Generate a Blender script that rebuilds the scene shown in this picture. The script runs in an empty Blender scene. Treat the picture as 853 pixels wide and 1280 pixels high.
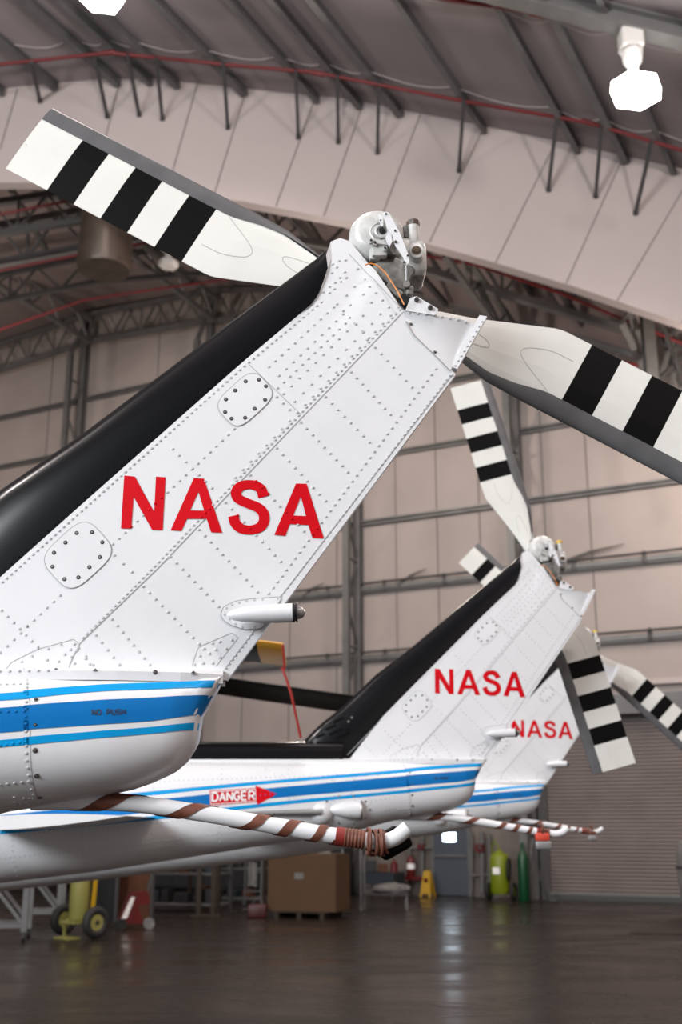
import bpy, bmesh, math, random
from mathutils import Vector, Matrix
from mathutils.bvhtree import BVHTree
from mathutils.geometry import tessellate_polygon
random.seed(7)
PI = math.pi
scn = bpy.context.scene
C = scn.collection

# ------------------------------------------------------------------ camera
F = 1400.0; TH = math.atan(395/1400.0); CZ = 1.75
CT, ST = math.cos(TH), math.sin(TH)
cam = bpy.data.cameras.new('camera'); camo = bpy.data.objects.new('camera', cam); C.objects.link(camo)
camo.location = (0, 0, CZ); camo.rotation_euler = (PI/2+TH, 0, 0)
cam.sensor_fit = 'VERTICAL'; cam.sensor_height = 36; cam.lens = 36*F/1280
cam.clip_end = 200; cam.clip_start = .05
cam.dof.use_dof = True; cam.dof.focus_distance = 3.35; cam.dof.aperture_fstop = 3.4
scn.camera = camo

def ray(px, py):
    x, y, z = px-426.5, 640-py, F
    return Vector((x, z*CT-y*ST, z*ST+y*CT))
def on_y(px, py, Y):
    r = ray(px, py); return Vector((0, 0, CZ)) + r*(Y/r.y)
def on_floor(px, py):
    r = ray(px, py); return Vector((0, 0, CZ)) + r*(-CZ/r.z)
# hangar axes: U along the back wall (to the right), V into it
A = math.radians(27.8)
U = Vector((math.cos(A), -math.sin(A), 0)); V = Vector((math.sin(A), math.cos(A), 0)); Z = Vector((0, 0, 1))
W0 = on_floor(563, 1120)
VW = W0.dot(V)
def on_wall(px, py, off=0.0):
    """point on the back wall plane (off metres in front of it)"""
    r = ray(px, py); c = Vector((0, 0, CZ)); t = (VW-off-c.dot(V))/r.dot(V); return c + r*t

# ------------------------------------------------------------------ materials
MATS = {}
def mat(name, col, rough=.5, metal=0, noise=0, nscale=4, bump=0, bscale=30, emit=0, coat=0, col2=None, spec=.5):
    if name in MATS: return MATS[name]
    m = bpy.data.materials.new(name); m.use_nodes = True; nt = m.node_tree
    b = nt.nodes['Principled BSDF']
    b.inputs['Base Color'].default_value = (*col, 1); b.inputs['Roughness'].default_value = rough
    b.inputs['Metallic'].default_value = metal
    b.inputs['Specular IOR Level'].default_value = spec
    if coat: b.inputs['Coat Weight'].default_value = coat; b.inputs['Coat Roughness'].default_value = .1
    tc = nt.nodes.new('ShaderNodeTexCoord')
    if noise or col2:
        n = nt.nodes.new('ShaderNodeTexNoise'); n.inputs['Scale'].default_value = nscale; n.inputs['Detail'].default_value = 6
        nt.links.new(tc.outputs['Object'], n.inputs['Vector'])
        r = nt.nodes.new('ShaderNodeValToRGB')
        c2 = col2 if col2 else tuple(c*(1-noise) for c in col)
        r.color_ramp.elements[0].color = (*c2, 1); r.color_ramp.elements[1].color = (*col, 1)
        r.color_ramp.elements[0].position = .32; r.color_ramp.elements[1].position = .62
        nt.links.new(n.outputs['Fac'], r.inputs['Fac']); nt.links.new(r.outputs['Color'], b.inputs['Base Color'])
    if bump:
        n2 = nt.nodes.new('ShaderNodeTexNoise'); n2.inputs['Scale'].default_value = bscale; n2.inputs['Detail'].default_value = 4
        nt.links.new(tc.outputs['Object'], n2.inputs['Vector'])
        bp = nt.nodes.new('ShaderNodeBump'); bp.inputs['Strength'].default_value = bump; bp.inputs['Distance'].default_value = .02
        nt.links.new(n2.outputs['Fac'], bp.inputs['Height']); nt.links.new(bp.outputs['Normal'], b.inputs['Normal'])
    if emit:
        b.inputs['Emission Color'].default_value = (*col, 1); b.inputs['Emission Strength'].default_value = emit
    MATS[name] = m; return m
def srgb(r, g, b):
    f = lambda c: ((c/255+.055)/1.055)**2.4 if c > 10 else c/255/12.92
    return (f(r), f(g), f(b))

M_white = mat('white_paint', (.76, .77, .79), .32, noise=.05, nscale=3, coat=.3)
M_whiteb = mat('white_blade_paint', (.72, .72, .68), .4, noise=.05, nscale=5)
M_black = mat('black_gloss_paint', (.0035, .0035, .0045), .2, spec=.32)
M_blackm = mat('black_matt', (.003, .003, .003), .5, spec=.08)
M_rivet = mat('rivet_white', (.54, .55, .57), .3)
M_bolt = mat('bolt_steel', (.33, .32, .31), .35, .8)
M_boltd = mat('bolt_dark', (.04, .04, .04), .4, .5)
M_seam = mat('seam_grey', (.3, .3, .3), .6)
M_red = mat('red_paint', srgb(203, 0, 20), .45, spec=.18)
M_blue = mat('blue_paint', srgb(0, 108, 178), .4, spec=.22)
M_lblue = mat('light_blue_paint', srgb(0, 148, 212), .4, spec=.22)
M_stencil = mat('stencil_dark', (.02, .04, .09), .5)
M_signw = mat('sign_white', (.85, .85, .85), .4)
M_grey = mat('abrasion_grey', (.105, .105, .11), .42, noise=.2, nscale=12)
M_cast = mat('cast_white', (.62, .62, .60), .3, noise=.25, nscale=25)
M_castd = mat('greasy_cast', (.25, .24, .22), .4, noise=.6, nscale=40)
M_rust = mat('greasy_brown', (.10, .06, .035), .5, noise=.6, nscale=80)
M_yellow = mat('yellow_cap', srgb(214, 176, 20), .4)
M_orange = mat('copper_wire', srgb(222, 132, 40), .35)
M_lens = mat('lens_grey', (.25, .24, .24), .1, coat=1)
M_tape = mat('brown_wrap', srgb(112, 62, 44), .6, noise=.4, nscale=60)
M_tapr = mat('red_wrap', srgb(130, 34, 26), .5, noise=.3, nscale=60)
M_strapr = mat('red_strap', srgb(150, 36, 30), .6)
M_lockr = mat('red_lock', srgb(200, 70, 50), .5)
M_lockg = mat('grey_lock', (.3, .3, .3), .4, .5)
M_bladey = mat('blade_yellow', srgb(196, 140, 20), .45)

# ------------------------------------------------------------------ mesh builder
class MB:
    def __init__(s): s.v = []; s.f = []; s.m = []; s.k = 0; s.mats = []
    def mat(s, m):
        if m not in s.mats: s.mats.append(m)
        s.k = s.mats.index(m); return s
    def add(s, vs, fs):
        o = len(s.v); s.v += [Vector(p) for p in vs]
        for f in fs: s.f.append([o+i for i in f]); s.m.append(s.k)
    def box(s, c, sx, sy, sz, R=None):
        c = Vector(c); R = R or Matrix.Identity(3)
        vs = [c + R @ Vector((x*sx/2, y*sy/2, z*sz/2)) for x in (-1, 1) for y in (-1, 1) for z in (-1, 1)]
        s.add(vs, [(0,1,3,2),(4,6,7,5),(0,4,5,1),(2,3,7,6),(0,2,6,4),(1,5,7,3)])
    def bar(s, a, b, w, h=None, up=Z):
        a, b = Vector(a), Vector(b); h = h or w; d = b-a; L = d.length
        if L < 1e-6: return
        d.normalize(); x = d.cross(up)
        if x.length < 1e-3: x = d.cross(Vector((1, 0, 0)))
        x.normalize(); y = x.cross(d)
        vs = [p + x*(i*w/2) + y*(j*h/2) for p in (a, b) for i, j in ((-1,-1),(1,-1),(1,1),(-1,1))]
        s.add(vs, [(0,1,2,3),(7,6,5,4),(0,4,5,1),(1,5,6,2),(2,6,7,3),(3,7,4,0)])
    def ibeam(s, a, b, w, h, up=Z, t=.02):
        a, b = Vector(a), Vector(b); d = (b-a).normalized(); x = d.cross(up).normalized(); y = x.cross(d)
        s.bar(a+y*(h/2-t/2), b+y*(h/2-t/2), w, t, up); s.bar(a-y*(h/2-t/2), b-y*(h/2-t/2), w, t, up); s.bar(a, b, t, h-2*t, up)
    def tube(s, pts, r, n=10, caps=True):
        pts = [Vector(p) for p in pts]; N = len(pts); rs = r if isinstance(r, (list, tuple)) else [r]*N
        rings = []; prev = None
        for i, p in enumerate(pts):
            d = (pts[min(i+1, N-1)] - pts[max(i-1, 0)]).normalized()
            if prev is None:
                x = d.cross(Z)
                if x.length < .05: x = d.cross(Vector((1, 0, 0)))
            else: x = prev - d*prev.dot(d)
            x.normalize(); prev = x; y = d.cross(x)
            rings.append([p + (x*math.cos(2*PI*k/n) + y*math.sin(2*PI*k/n))*rs[i] for k in range(n)])
        vs = [q for R in rings for q in R]; fs = []
        for i in range(N-1):
            for k in range(n): fs.append((i*n+k, i*n+(k+1)%n, (i+1)*n+(k+1)%n, (i+1)*n+k))
        if caps: fs.append(tuple(reversed(range(n)))); fs.append(tuple((N-1)*n+k for k in range(n)))
        s.add(vs, fs)
    def lathe(s, o, ax, prof, n=20):
        """prof: list of (distance along axis, radius)"""
        o = Vector(o); ax = Vector(ax).normalized()
        s.tube_rings([o+ax*h for h, r in prof], ax, [max(r, 1e-4) for h, r in prof], n)
    def tube_rings(s, cs, ax, rs, n):
        x = ax.cross(Z)
        if x.length < .05: x = ax.cross(Vector((1, 0, 0)))
        x.normalize(); y = ax.cross(x)
        vs = [c + (x*math.cos(2*PI*k/n) + y*math.sin(2*PI*k/n))*r for c, r in zip(cs, rs) for k in range(n)]; fs = []
        for i in range(len(cs)-1):
            for k in range(n): fs.append((i*n+k, i*n+(k+1)%n, (i+1)*n+(k+1)%n, (i+1)*n+k))
        fs.append(tuple(reversed(range(n)))); fs.append(tuple((len(cs)-1)*n+k for k in range(n)))
        s.add(vs, fs)
    def torus(s, c, ax, R, r, n=24, m=8):
        c = Vector(c); ax = Vector(ax).normalized(); x = ax.cross(Z)
        if x.length < .05: x = ax.cross(Vector((1, 0, 0)))
        x.normalize(); y = ax.cross(x); vs = []; fs = []
        for i in range(n):
            d = x*math.cos(2*PI*i/n)+y*math.sin(2*PI*i/n)
            for j in range(m): vs.append(c + d*(R+r*math.cos(2*PI*j/m)) + ax*(r*math.sin(2*PI*j/m)))
            for j in range(m): fs.append((i*m+j, ((i+1)%n)*m+j, ((i+1)%n)*m+(j+1)%m, i*m+(j+1)%m))
        s.add(vs, fs)
    def rbox(s, c, sx, sy, sz, r, R=None, seg=2):
        """box with rounded edges"""
        bm = bmesh.new(); bmesh.ops.create_cube(bm, size=1)
        for v in bm.verts: v.co = Vector((v.co.x*sx, v.co.y*sy, v.co.z*sz))
        bmesh.ops.bevel(bm, geom=list(bm.edges), offset=r, segments=seg, affect='EDGES', profile=.5)
        R = R or Matrix.Identity(3); c = Vector(c); bm.verts.index_update()
        s.add([c+R@v.co for v in bm.verts], [[v.index for v in f.verts] for f in bm.faces]); bm.free()
    def grid(s, rows, close=False):
        n = len(rows[0]); vs = [p for r in rows for p in r]; fs = []
        for i in range(len(rows)-1):
            for k in range(n-1): fs.append((i*n+k, i*n+k+1, (i+1)*n+k+1, (i+1)*n+k))
            if close: fs.append((i*n+n-1, i*n, (i+1)*n, (i+1)*n+n-1))
        s.add(vs, fs)
    def prism(s, poly, d):
        """closed polygon extruded by vector d"""
        poly = [Vector(p) for p in poly]; n = len(poly); d = Vector(d); tris = tessellate_polygon([poly])
        vs = poly + [p+d for p in poly]
        fs = [tuple(t) for t in tris] + [tuple(n+i for i in reversed(t)) for t in tris]
        fs += [(i, (i+1) % n, n+(i+1) % n, n+i) for i in range(n)]
        s.add(vs, fs)
    def mesh(s, name, smooth=False, angle=40):
        me = bpy.data.meshes.new(name); me.from_pydata([tuple(v) for v in s.v], [], s.f)
        for m in s.mats: me.materials.append(m)
        me.polygons.foreach_set('material_index', s.m)
        bm = bmesh.new(); bm.from_mesh(me); bmesh.ops.recalc_face_normals(bm, faces=bm.faces); bm.to_mesh(me); bm.free()
        if smooth:
            me.polygons.foreach_set('use_smooth', [True]*len(me.polygons))
            try: me.set_sharp_from_angle(angle=math.radians(angle))
            except Exception: pass
        me.update(); return me
    def build(s, name, parent=None, smooth=False, angle=40): return link(name, s.mesh(name, smooth, angle), parent)
def link(name, me, parent=None):
    o = bpy.data.objects.new(name, me); C.objects.link(o)
    if parent: o.parent = parent
    return o
def tag(o, label=None, cat=None, group=None, kind=None):
    for k, v in (('label', label), ('category', cat), ('group', group), ('kind', kind)):
        if v: o[k] = v
    return o
def thing(name, label, cat, loc=(0, 0, 0), group=None, rz=0):
    o = bpy.data.objects.new(name, None); C.objects.link(o); o.location = loc; o.rotation_euler.z = rz
    o.empty_display_size = .2
    return tag(o, label, cat, group)
def struct(name, mb, smooth=False): return tag(mb.build(name, None, smooth), kind='structure')

def lerp(a, b, t): return a+(b-a)*t
def interp(tab, x):
    if x <= tab[0][0]: return tab[0][1]
    for (a, b), (c, d) in zip(tab, tab[1:]):
        if x <= c: return lerp(b, d, (x-a)/(c-a))
    return tab[-1][1]
def resample(pts, n):
    pts = [Vector(p) for p in pts]; L = [0]
    for a, b in zip(pts, pts[1:]): L.append(L[-1]+(b-a).length)
    out = []
    for i in range(n):
        d = L[-1]*i/(n-1); j = 0
        while j < len(L)-2 and L[j+1] < d: j += 1
        t = (d-L[j])/max(L[j+1]-L[j], 1e-9); out.append(pts[j].lerp(pts[j+1], min(max(t, 0), 1)))
    return out
def smooth_poly(pts, n):
    """Catmull-Rom through pts"""
    P = [Vector(p) for p in pts]; P = [P[0]*2-P[1]]+P+[P[-1]*2-P[-2]]; out = []
    for i in range(1, len(P)-2):
        for k in range(n):
            t = k/n; a, b, c, d = P[i-1], P[i], P[i+1], P[i+2]
            out.append(.5*((2*b)+(c-a)*t+(2*a-5*b+4*c-d)*t*t+(3*b-a-3*c+d)*t**3))
    out.append(P[-2]); return out

# ------------------------------------------------------------------ helicopter local frames
HB = [Vector((0, 3.25, 0)), Vector((1.27, 7.47, 0)), Vector((2.31, 11.10, 0))]
def loc(px, py, i=0, y=0.0):
    """pixel of helicopter i -> its local coordinates, on the local plane y"""
    return on_y(px, py, HB[i].y+y) - HB[i]

yp = -.045   # port skin plane, for tracing
LEp = [loc(*p, 0, 0) for p in ((409, 314), (380, 336), (300, 395), (200, 470), (100, 545), (0, 613))] + [loc(*p, 1, 0) for p in ((430, 882), (400, 906), (378, 928), (368, 935))]
Bp = [loc(*p, 0, yp) for p in ((408, 318), (410, 335), (405, 350), (399, 362), (399, 372), (300, 456), (200, 545), (100, 634), (0, 724))] + [loc(434, 951, 1, yp)]
Mp = [loc(505, 388, 0, yp), loc(300, 603, 0, yp), loc(200, 708, 0, yp), loc(98, 806, 0, yp), loc(85, 838, 0, yp)]
Tp = [loc(571, 463, 0, yp), loc(283, 839, 0, yp)]
ZB = loc(200, 841, 0, -.1).z          # height of the fin base
for L in (LEp, Bp, Mp, Tp): L[-1] = Vector((L[-1].x, 0, ZB-.01))
def prj(v): return Vector((v.x, 0, v.z))
LEp, Bp, Mp, Tp = [[prj(v) for v in L] for L in (LEp, Bp, Mp, Tp)]
NS = 40
LEr, Br, Mr, Tr = [resample(L, NS) for L in (LEp, Bp, Mp, Tp)]
TOPC = resample([prj(loc(*p, 0, 0)) for p in ((408, 318), (411, 310), (418, 305), (428, 303), (437, 307), (470, 346))]+[Mr[0]], 13)
def fin_grid():
    rows = []; black = []
    for i in range(NS):
        t = i/(NS-1); H = lerp(.042, .06, t)
        row = []
        for k in range(9):   # leading edge fairing, half ellipse
            a = (k/8)*PI/2; c = 1-math.cos(a); p = LEr[i].lerp(Br[i], c); row.append((p, H*math.sin(a)))
        nb = len(row)
        wt_ = max(0, 1-i/7)
        for k in range(1, 13):
            p = Br[i].lerp(Mr[i], k/12); d = TOPC[k]-Br[0].lerp(Mr[0], k/12); row.append((p+d*wt_, lerp(H, H*.8, k/12)*(1-.25*wt_*(k < 7))))
        for k in range(1, 5): p = Mr[i].lerp(Tr[i], k/4); row.append((p, lerp(H*.8, .012, k/4)))
        rows.append(row)
    return rows
G = fin_grid()
fin = MB(); fin.mat(M_white)
for sg in (-1, 1): fin.grid([[p+Vector((0, sg*h, 0)) for p, h in r[8:]] for r in G])
for r0, r1 in zip(G, G[1:]):   # trailing edge strip
    (a, h), (b, g) = r0[-1], r1[-1]; fin.add([a-Vector((0,h,0)), a+Vector((0,h,0)), b+Vector((0,g,0)), b-Vector((0,g,0))], [(0,1,2,3)])
top = G[0]; fin.add([p-Vector((0,h,0)) for p, h in top[8:]]+[p+Vector((0,h,0)) for p, h in reversed(top[8:])], [tuple(range(2*len(top[8:])))])
lef = MB(); lef.mat(M_black)
lef.grid([[p+Vector((0, -h, 0)) for p, h in reversed(r[1:9])]+[p+Vector((0, h, 0)) for p, h in r[0:9]] for r in G])

# boom: stations (x, z bottom, half width)
bot = [loc(*p, 0, 0) for p in ((280, 846), (270, 868), (252, 898), (247, 930), (238, 948), (225, 962), (195, 977), (160, 989), (60, 1007), (0, 1016))] + [loc(*p, 1, 0) for p in ((430, 1043), (302, 1061), (151, 1086), (0, 1104))]
bot = [(p.x, p.z) for p in bot]
xn = -6.2; bot.append((xn, bot[-1][1]+(bot[-1][1]-bot[-2][1])/(bot[-1][0]-bot[-2][0])*(xn-bot[-1][0])))
bot.sort()
x_end = bot[-1][0]
def half_w(x):
    d = x_end-x; return interp([(0, .035), (.03, .06), (.07, .085), (.12, .115), (.3, .165), (.7, .22), (1.5, .28), (3, .34), (6, .42)], d)
boom = MB(); boom.mat(M_white); NC = 44
def boom_section(x):
    zb = interp(bot, x); w = half_w(x); zt = ZB; zc = (zt+zb)/2; hh = (zt-zb)/2; R = []
    for k in range(NC):
        a = 2*PI*k/NC; c, s_ = math.cos(a), math.sin(a); n = 2/2.35
        sz = (abs(s_)**n if s_ < 0 else abs(s_)**.62)*(1 if s_ > 0 else -1)
        R.append(Vector((x, w*abs(c)**n*(1 if c > 0 else -1), zc+hh*sz)))
    return R
xs = [x_end-d for d in (0, .01, .02, .035, .05, .06, .07, .08, .1, .13, .16, .2, .25, .3, .36, .43, .5, .6, .7, .85, 1.0, 1.2, 1.5, 2, 2.5, 3, 3.6, 4.3, 5)] + [xn]
boom.grid([boom_section(x) for x in xs], close=True)
boom.add(boom_section(xs[0]), [tuple(range(NC))]); boom.add(boom_section(xn), [tuple(range(NC))])

def bvh(*mbs):
    v = []; f = []
    for m in mbs:
        o = len(v); v += m.v; f += [[o+i for i in q] for q in m.f]
    return BVHTree.FromPolygons([tuple(p) for p in v], f)
bv_fin = bvh(fin, lef); bv_boom = bvh(boom)
def proj(bv, x, z, eps=0.0):
    h, n, _, _ = bv.ray_cast(Vector((x, -3, z)), Vector((0, 1, 0)))
    if h is None: return None, None
    if n.y > 0: n = -n
    return h + n*eps, n
def hit(bv, px, py, i=0):
    """camera ray through a pixel onto helicopter i -> local point"""
    o = Vector((0, 0, CZ))-HB[i]; h, n, _, _ = bv.ray_cast(o, ray(px, py).normalized())
    if h is None:
        return loc(px, py, i, yp)
    return h

OVER = {'fin': [], 'boom': []}
def rivet(mb, bv, x, z, r=.0046, h=.0034):
    p, n = proj(bv, x, z)
    if p is None: return
    keep = mb.k
    for bo, mo in OVER['fin' if bv is bv_fin else 'boom' if bv is bv_boom else 'none'] if bv in (bv_fin, bv_boom) else []:
        if bo.ray_cast(Vector((x, -3, z)), Vector((0, 1, 0)))[0] is not None: mb.mat(mo); p = p+n*.0012; break
    a = n.cross(Z).normalized(); b = n.cross(a); vs = []; N = 8
    for rr, hh in ((1.0, 0.0), (.72, .75)):
        for k in range(N): vs.append(p + n*(h*hh) + (a*math.cos(2*PI*k/N)+b*math.sin(2*PI*k/N))*r*rr)
    vs.append(p+n*h)
    fs = [(k, (k+1) % N, N+(k+1) % N, N+k) for k in range(N)] + [(N+k, N+(k+1) % N, 2*N) for k in range(N)]
    mb.add(vs, fs); mb.k = keep
def bolt(mb, bv, x, z, r=.0105):
    p, n = proj(bv, x, z)
    if p is None: return
    mb.mat(M_bolt); mb.lathe(p-n*.001, n, [(0, r), (.002, r), (.0025, r*.8)], 14)
    mb.mat(M_boltd); mb.lathe(p, n, [(0, r*.62), (.0028, r*.6), (.0034, r*.5)], 10)
    mb.mat(M_bolt); mb.lathe(p, n, [(0, r*.34), (.0052, r*.32)], 8)
def rowpx(mb, bv, pts, sp, i=0, r=.0046, jit=0):
    """row of rivets along a pixel polyline, spacing in pixels"""
    P = [Vector((a, b, 0)) for a, b in pts]; L = sum((q-p).length for p, q in zip(P, P[1:])); n = max(2, int(L/sp)+1)
    for q in resample(P, n):
        h = hit(bv, q.x+random.uniform(-jit, jit), q.y+random.uniform(-jit, jit), i); rivet(mb, bv, h.x, h.z, r)
def offs(pts, d):
    out = []
    for k, p in enumerate(pts):
        a = pts[max(k-1, 0)]; b = pts[min(k+1, len(pts)-1)]; dx, dy = b[0]-a[0], b[1]-a[1]; l = math.hypot(dx, dy)
        out.append((p[0]-dy/l*d, p[1]+dx/l*d))
    return out
def ribbon(mb, bv, pts, w, eps=.0012, n=40, i=0, px=True):
    """thin flat strip following the skin; pts pixels"""
    L = [hit(bv, a, b, i) for a, b in pts] if px else pts
    L = resample([Vector((p.x, 0, p.z)) for p in L], n); rows = []
    for k, p in enumerate(L):
        d = (L[min(k+1, n-1)]-L[max(k-1, 0)]).normalized(); q = Vector((-d.z, 0, d.x))*w/2; row = []
        for s_ in (-1, 1):
            h, nn = proj(bv, p.x+q.x*s_, p.z+q.z*s_, eps)
            if h is None: h = Vector((p.x+q.x*s_, yp, p.z+q.z*s_))
            row.append(h)
        rows.append(row)
    mb.grid(rows)
def decal_poly(mb, bv, loops, i=0, eps=.0018, cuts=2):
    """filled outline (outer loop + holes) in pixels, laid on the skin"""
    bm = bmesh.new(); ed = []
    for lp in loops:
        vs = [bm.verts.new((a, b, 0)) for a, b in lp]
        for k in range(len(vs)): ed.append(bm.edges.new((vs[k], vs[(k+1) % len(vs)])))
    bmesh.ops.triangle_fill(bm, use_beauty=True, edges=ed)
    if cuts: bmesh.ops.subdivide_edges(bm, edges=list(bm.edges), cuts=cuts, use_grid_fill=True)
    bm.verts.index_update(); vs = []
    for v in bm.verts:
        h = hit(bv, v.co.x, v.co.y, i); p, n = proj(bv, h.x, h.z, eps); vs.append(p if p is not None else h)
    mb.add(vs, [[v.index for v in f.verts] for f in bm.faces]); bm.free()
def stroke_poly(pts, w, n=6, wy=None):
    P = smooth_poly([(a, b, 0) for a, b in pts], n); l, r = [], []
    for k, p in enumerate(P):
        d = (P[min(k+1, len(P)-1)]-P[max(k-1, 0)]).normalized(); q = Vector((-d.y, d.x, 0))
        ww = w if wy is None else lerp(wy, w, abs(q.x)); l.append((p.x+q.x*ww/2, p.y+q.y*ww/2)); r.append((p.x-q.x*ww/2, p.y-q.y*ww/2))
    return l+r[::-1]
def quadstrip(mb, bv, pts, w, i, eps=.003, wy=None, n=5, straight=False):
    P = resample([Vector((a, b, 0)) for a, b in pts], 3*(len(pts)-1)+1) if straight else smooth_poly([(a, b, 0) for a, b in pts], n)
    rows = []
    for k, p in enumerate(P):
        d = (P[min(k+1, len(P)-1)]-P[max(k-1, 0)]).normalized(); q = Vector((-d.y, d.x, 0)); row = []
        ww = w if wy is None else lerp(wy, w, abs(q.x))
        for s_ in (-.5, -.17, .17, .5):
            h = hit(bv, p.x+q.x*ww*s_, p.y+q.y*ww*s_, i); g, nn = proj(bv, h.x, h.z, eps); row.append(g if g is not None else h)
        rows.append(row)
    mb.grid(rows)
# small upper-case stroke font in a unit box (x right, y down)
def arc(cx, cy, rx, ry, a0, a1, n=8): return [(cx+rx*math.cos(math.radians(a0+(a1-a0)*k/n)), cy+ry*math.sin(math.radians(a0+(a1-a0)*k/n))) for k in range(n+1)]
FONT = {
 'N': [[(0,1),(0,0)],[(0,0),(1,1)],[(1,1),(1,0)]], 'O': [arc(.5,.5,.52,.5,0,360,16)],
 'P': [[(0,1),(0,0)],[(0,0),(.5,0)]+arc(.55,.28,.42,.28,-90,90,6)+[(0,.56)]], 'U': [[(0,0),(0,.6)]+arc(.5,.62,.5,.38,180,0,8)+[(1,0)]],
 'S': [arc(.5,.27,.45,.27,-20,-200,6)+[(.3,.46),(.7,.55)]+arc(.5,.73,.47,.27,-40,170,7)], 'H': [[(0,0),(0,1)],[(1,0),(1,1)],[(0,.5),(1,.5)]],
 'D': [[(0,0),(0,1)],[(0,0),(.4,0)]+arc(.45,.5,.55,.5,-90,90,8)+[(0,1)]], 'A': [[(0,1),(.5,0)],[(.5,0),(1,1)],[(.2,.68),(.8,.68)]],
 'G': [arc(.5,.5,.52,.5,-40,-320,12)+[(.98,.55),(.6,.55)]], 'E': [[(0,0),(0,1)],[(0,0),(.9,0)],[(0,.5),(.8,.5)],[(0,1),(.9,1)]],
 'R': [[(0,1),(0,0)],[(0,0),(.5,0)]+arc(.55,.27,.4,.27,-90,90,6)+[(0,.54)],[(.5,.54),(1,1)]]}
def text_decal(mb, bv, txt, x0, y0, slope, h, cw, gap, w, i, eps=.003):
    x = x0
    for ch in txt:
        if ch != ' ':
            for st in FONT[ch]: quadstrip(mb, bv, [(x+a*cw, y0+(x+a*cw-x0)*slope+b*h) for a, b in st], w, i, eps, straight=True)
        x += cw+gap

# lettering on the fin (pixels of the 3.102x crop at 140,590)
def zc(l): return [(140+a/3.102, 590+b/3.102) for a, b in l]
letters = MB(); letters.mat(M_red)
decal_poly(letters, bv_fin, [zc([(48,14),(89,18),(164,156),(171,18),(208,21),(197,226),(156,225),(84,96),(75,220),(35,219)])])
decal_poly(letters, bv_fin, [zc([(318,24),(357,26),(428,236),(385,234),(368,182),(292,182),(270,229),(228,226)]), zc([(336,76),(358,150),(304,149)])])
decal_poly(letters, bv_fin, [zc([(714,45),(755,46),(822,258),(778,256),(762,206),(690,202),(673,248),(630,244)]), zc([(733,95),(753,171),(703,169)])])
S = zc([(588,97),(580,70),(560,55),(533,49),(500,56),(482,78),(490,103),(525,121),(562,136),(585,156),(591,185),(577,212),(542,225),(503,220),(479,199),(471,170)])
quadstrip(letters, bv_fin, S, 41/3.102, 0, .0018, wy=35/3.102)

OVER['fin'].append((bvh(letters), M_red))
# ---------------- fin skin details
fin_rv = fin; fin.mat(M_rivet)
Bpx = [(399, 374), (300, 456), (200, 545), (100, 634), (0, 724)]; Bpx2 = Bpx+[(-120, 832)]
Mpx = [(504, 390), (300, 603), (200, 708), (98, 806)]
Tpx = [(570, 465), (286, 836)]
rowpx(fin, bv_fin, offs(Bpx, 4.5)[::-1] if False else [(x+3, y+3.5) for x, y in Bpx], 7.3)
rowpx(fin, bv_fin, [(-4, 730), (-110, 826)], 7.3)
rowpx(fin, bv_fin, [(x-4, y-3) for x, y in Mpx[:-1]]+[(104, 797)], 7.0)
rowpx(fin, bv_fin, [(x-6, y-6) for x, y in Mpx[:2]], 14)
rowpx(fin, bv_fin, [(x-3.5, y-1) for x, y in Tpx], 6.6, r=.0036)
rowpx(fin, bv_fin, [(545, 461), (336, 742)], 9.2)
ribs = [((469,434),(515,484)), ((439,465),(488,518)), ((407,496),(462,553)), ((376,528),(435,590)), ((346,560),(407,626)), ((313,594),(380,664)), ((282,628),(351,702)), ((249,662),(322,740)),
        ((213,696),(281,766)), ((179,733),(249,805)), ((140,774),(187,831)), ((120,794),(149,831)), ((143,694),(165,715)), ((2,763),(47,809)), ((216,561),(265,610)), ((346,496),(362,512)), ((421,380),(461,422)),
        ((98,810),(116,831)), ((-60,800),(-30,832))]
for a, b in ribs: rowpx(fin, bv_fin, [a, b], 10.2)
for a, b in (((141,680),(293,536)), ((347,485),(432,404)), ((34,783),(75,744)), ((34,783),(-8,824))): rowpx(fin, bv_fin, [a, b], 10)
# staggered field near the top
for fr, o in ((.22, 0), (.4, .5), (.62, 0), (.8, .5)):
    for k in range(11):
        t = (k+o)/11; bx = lerp(326, 404, t); by = lerp(440, 372, t) if t < .95 else 370
        mx = lerp(372, 500, t); my = lerp(524, 392, t)
        h = hit(bv_fin, lerp(bx, mx, fr), lerp(by, my, fr)); rivet(fin, bv_fin, h.x, h.z)
for p in ((416,330),(424,326),(432,325),(421,334),(415,341),(431,340),(425,347),(419,353),(433,347),(412,358),(404,365),(412,366),(418,361),(426,352),(447,336),(456,349),(462,358),(470,366),(478,375),(486,384),(443,358),(454,368),(464,378),(433,369)):
    h = hit(bv_fin, *p); rivet(fin, bv_fin, h.x, h.z)
# root fittings
for p in ((5,838),(17,837),(29,837),(42,837),(27,827),(40,820),(47,811),(59,825),(60,811),(76,806),(93,805),(88,812),(81,818),(89,821),(73,827),(96,813),(93,829),(107,823),(112,830)):
    h = hit(bv_fin, *p); rivet(fin, bv_fin, h.x, h.z)
for p in ((254,829),(266,829),(275,822),(262,817),(250,820),(255,811),(266,804),(275,802),(283,811),(290,800),(270,812),(243,831)):
    h = hit(bv_fin, *p); rivet(fin, bv_fin, h.x, h.z)
fin.mat(M_seam)
ribbon(fin, bv_fin, Mpx+[(86, 834)], .0024, n=40)
ribbon(fin, bv_fin, [(312, 456), (376, 518)], .0016, n=12)
ribbon(fin, bv_fin, [(8, 836), (14, 828), (46, 812), (92, 799), (99, 805)], .0014)
ribbon(fin, bv_fin, [(240, 832), (248, 809), (290, 791), (298, 797), (270, 833)], .0014)
ribbon(fin, bv_fin, [(436, 317), (494, 378), (504, 384)], .0016)
ribbon(fin, bv_fin, [(568, 462), (281, 836)], .0018)
ol = stroke = None
lef.mat(M_blackm)
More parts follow.
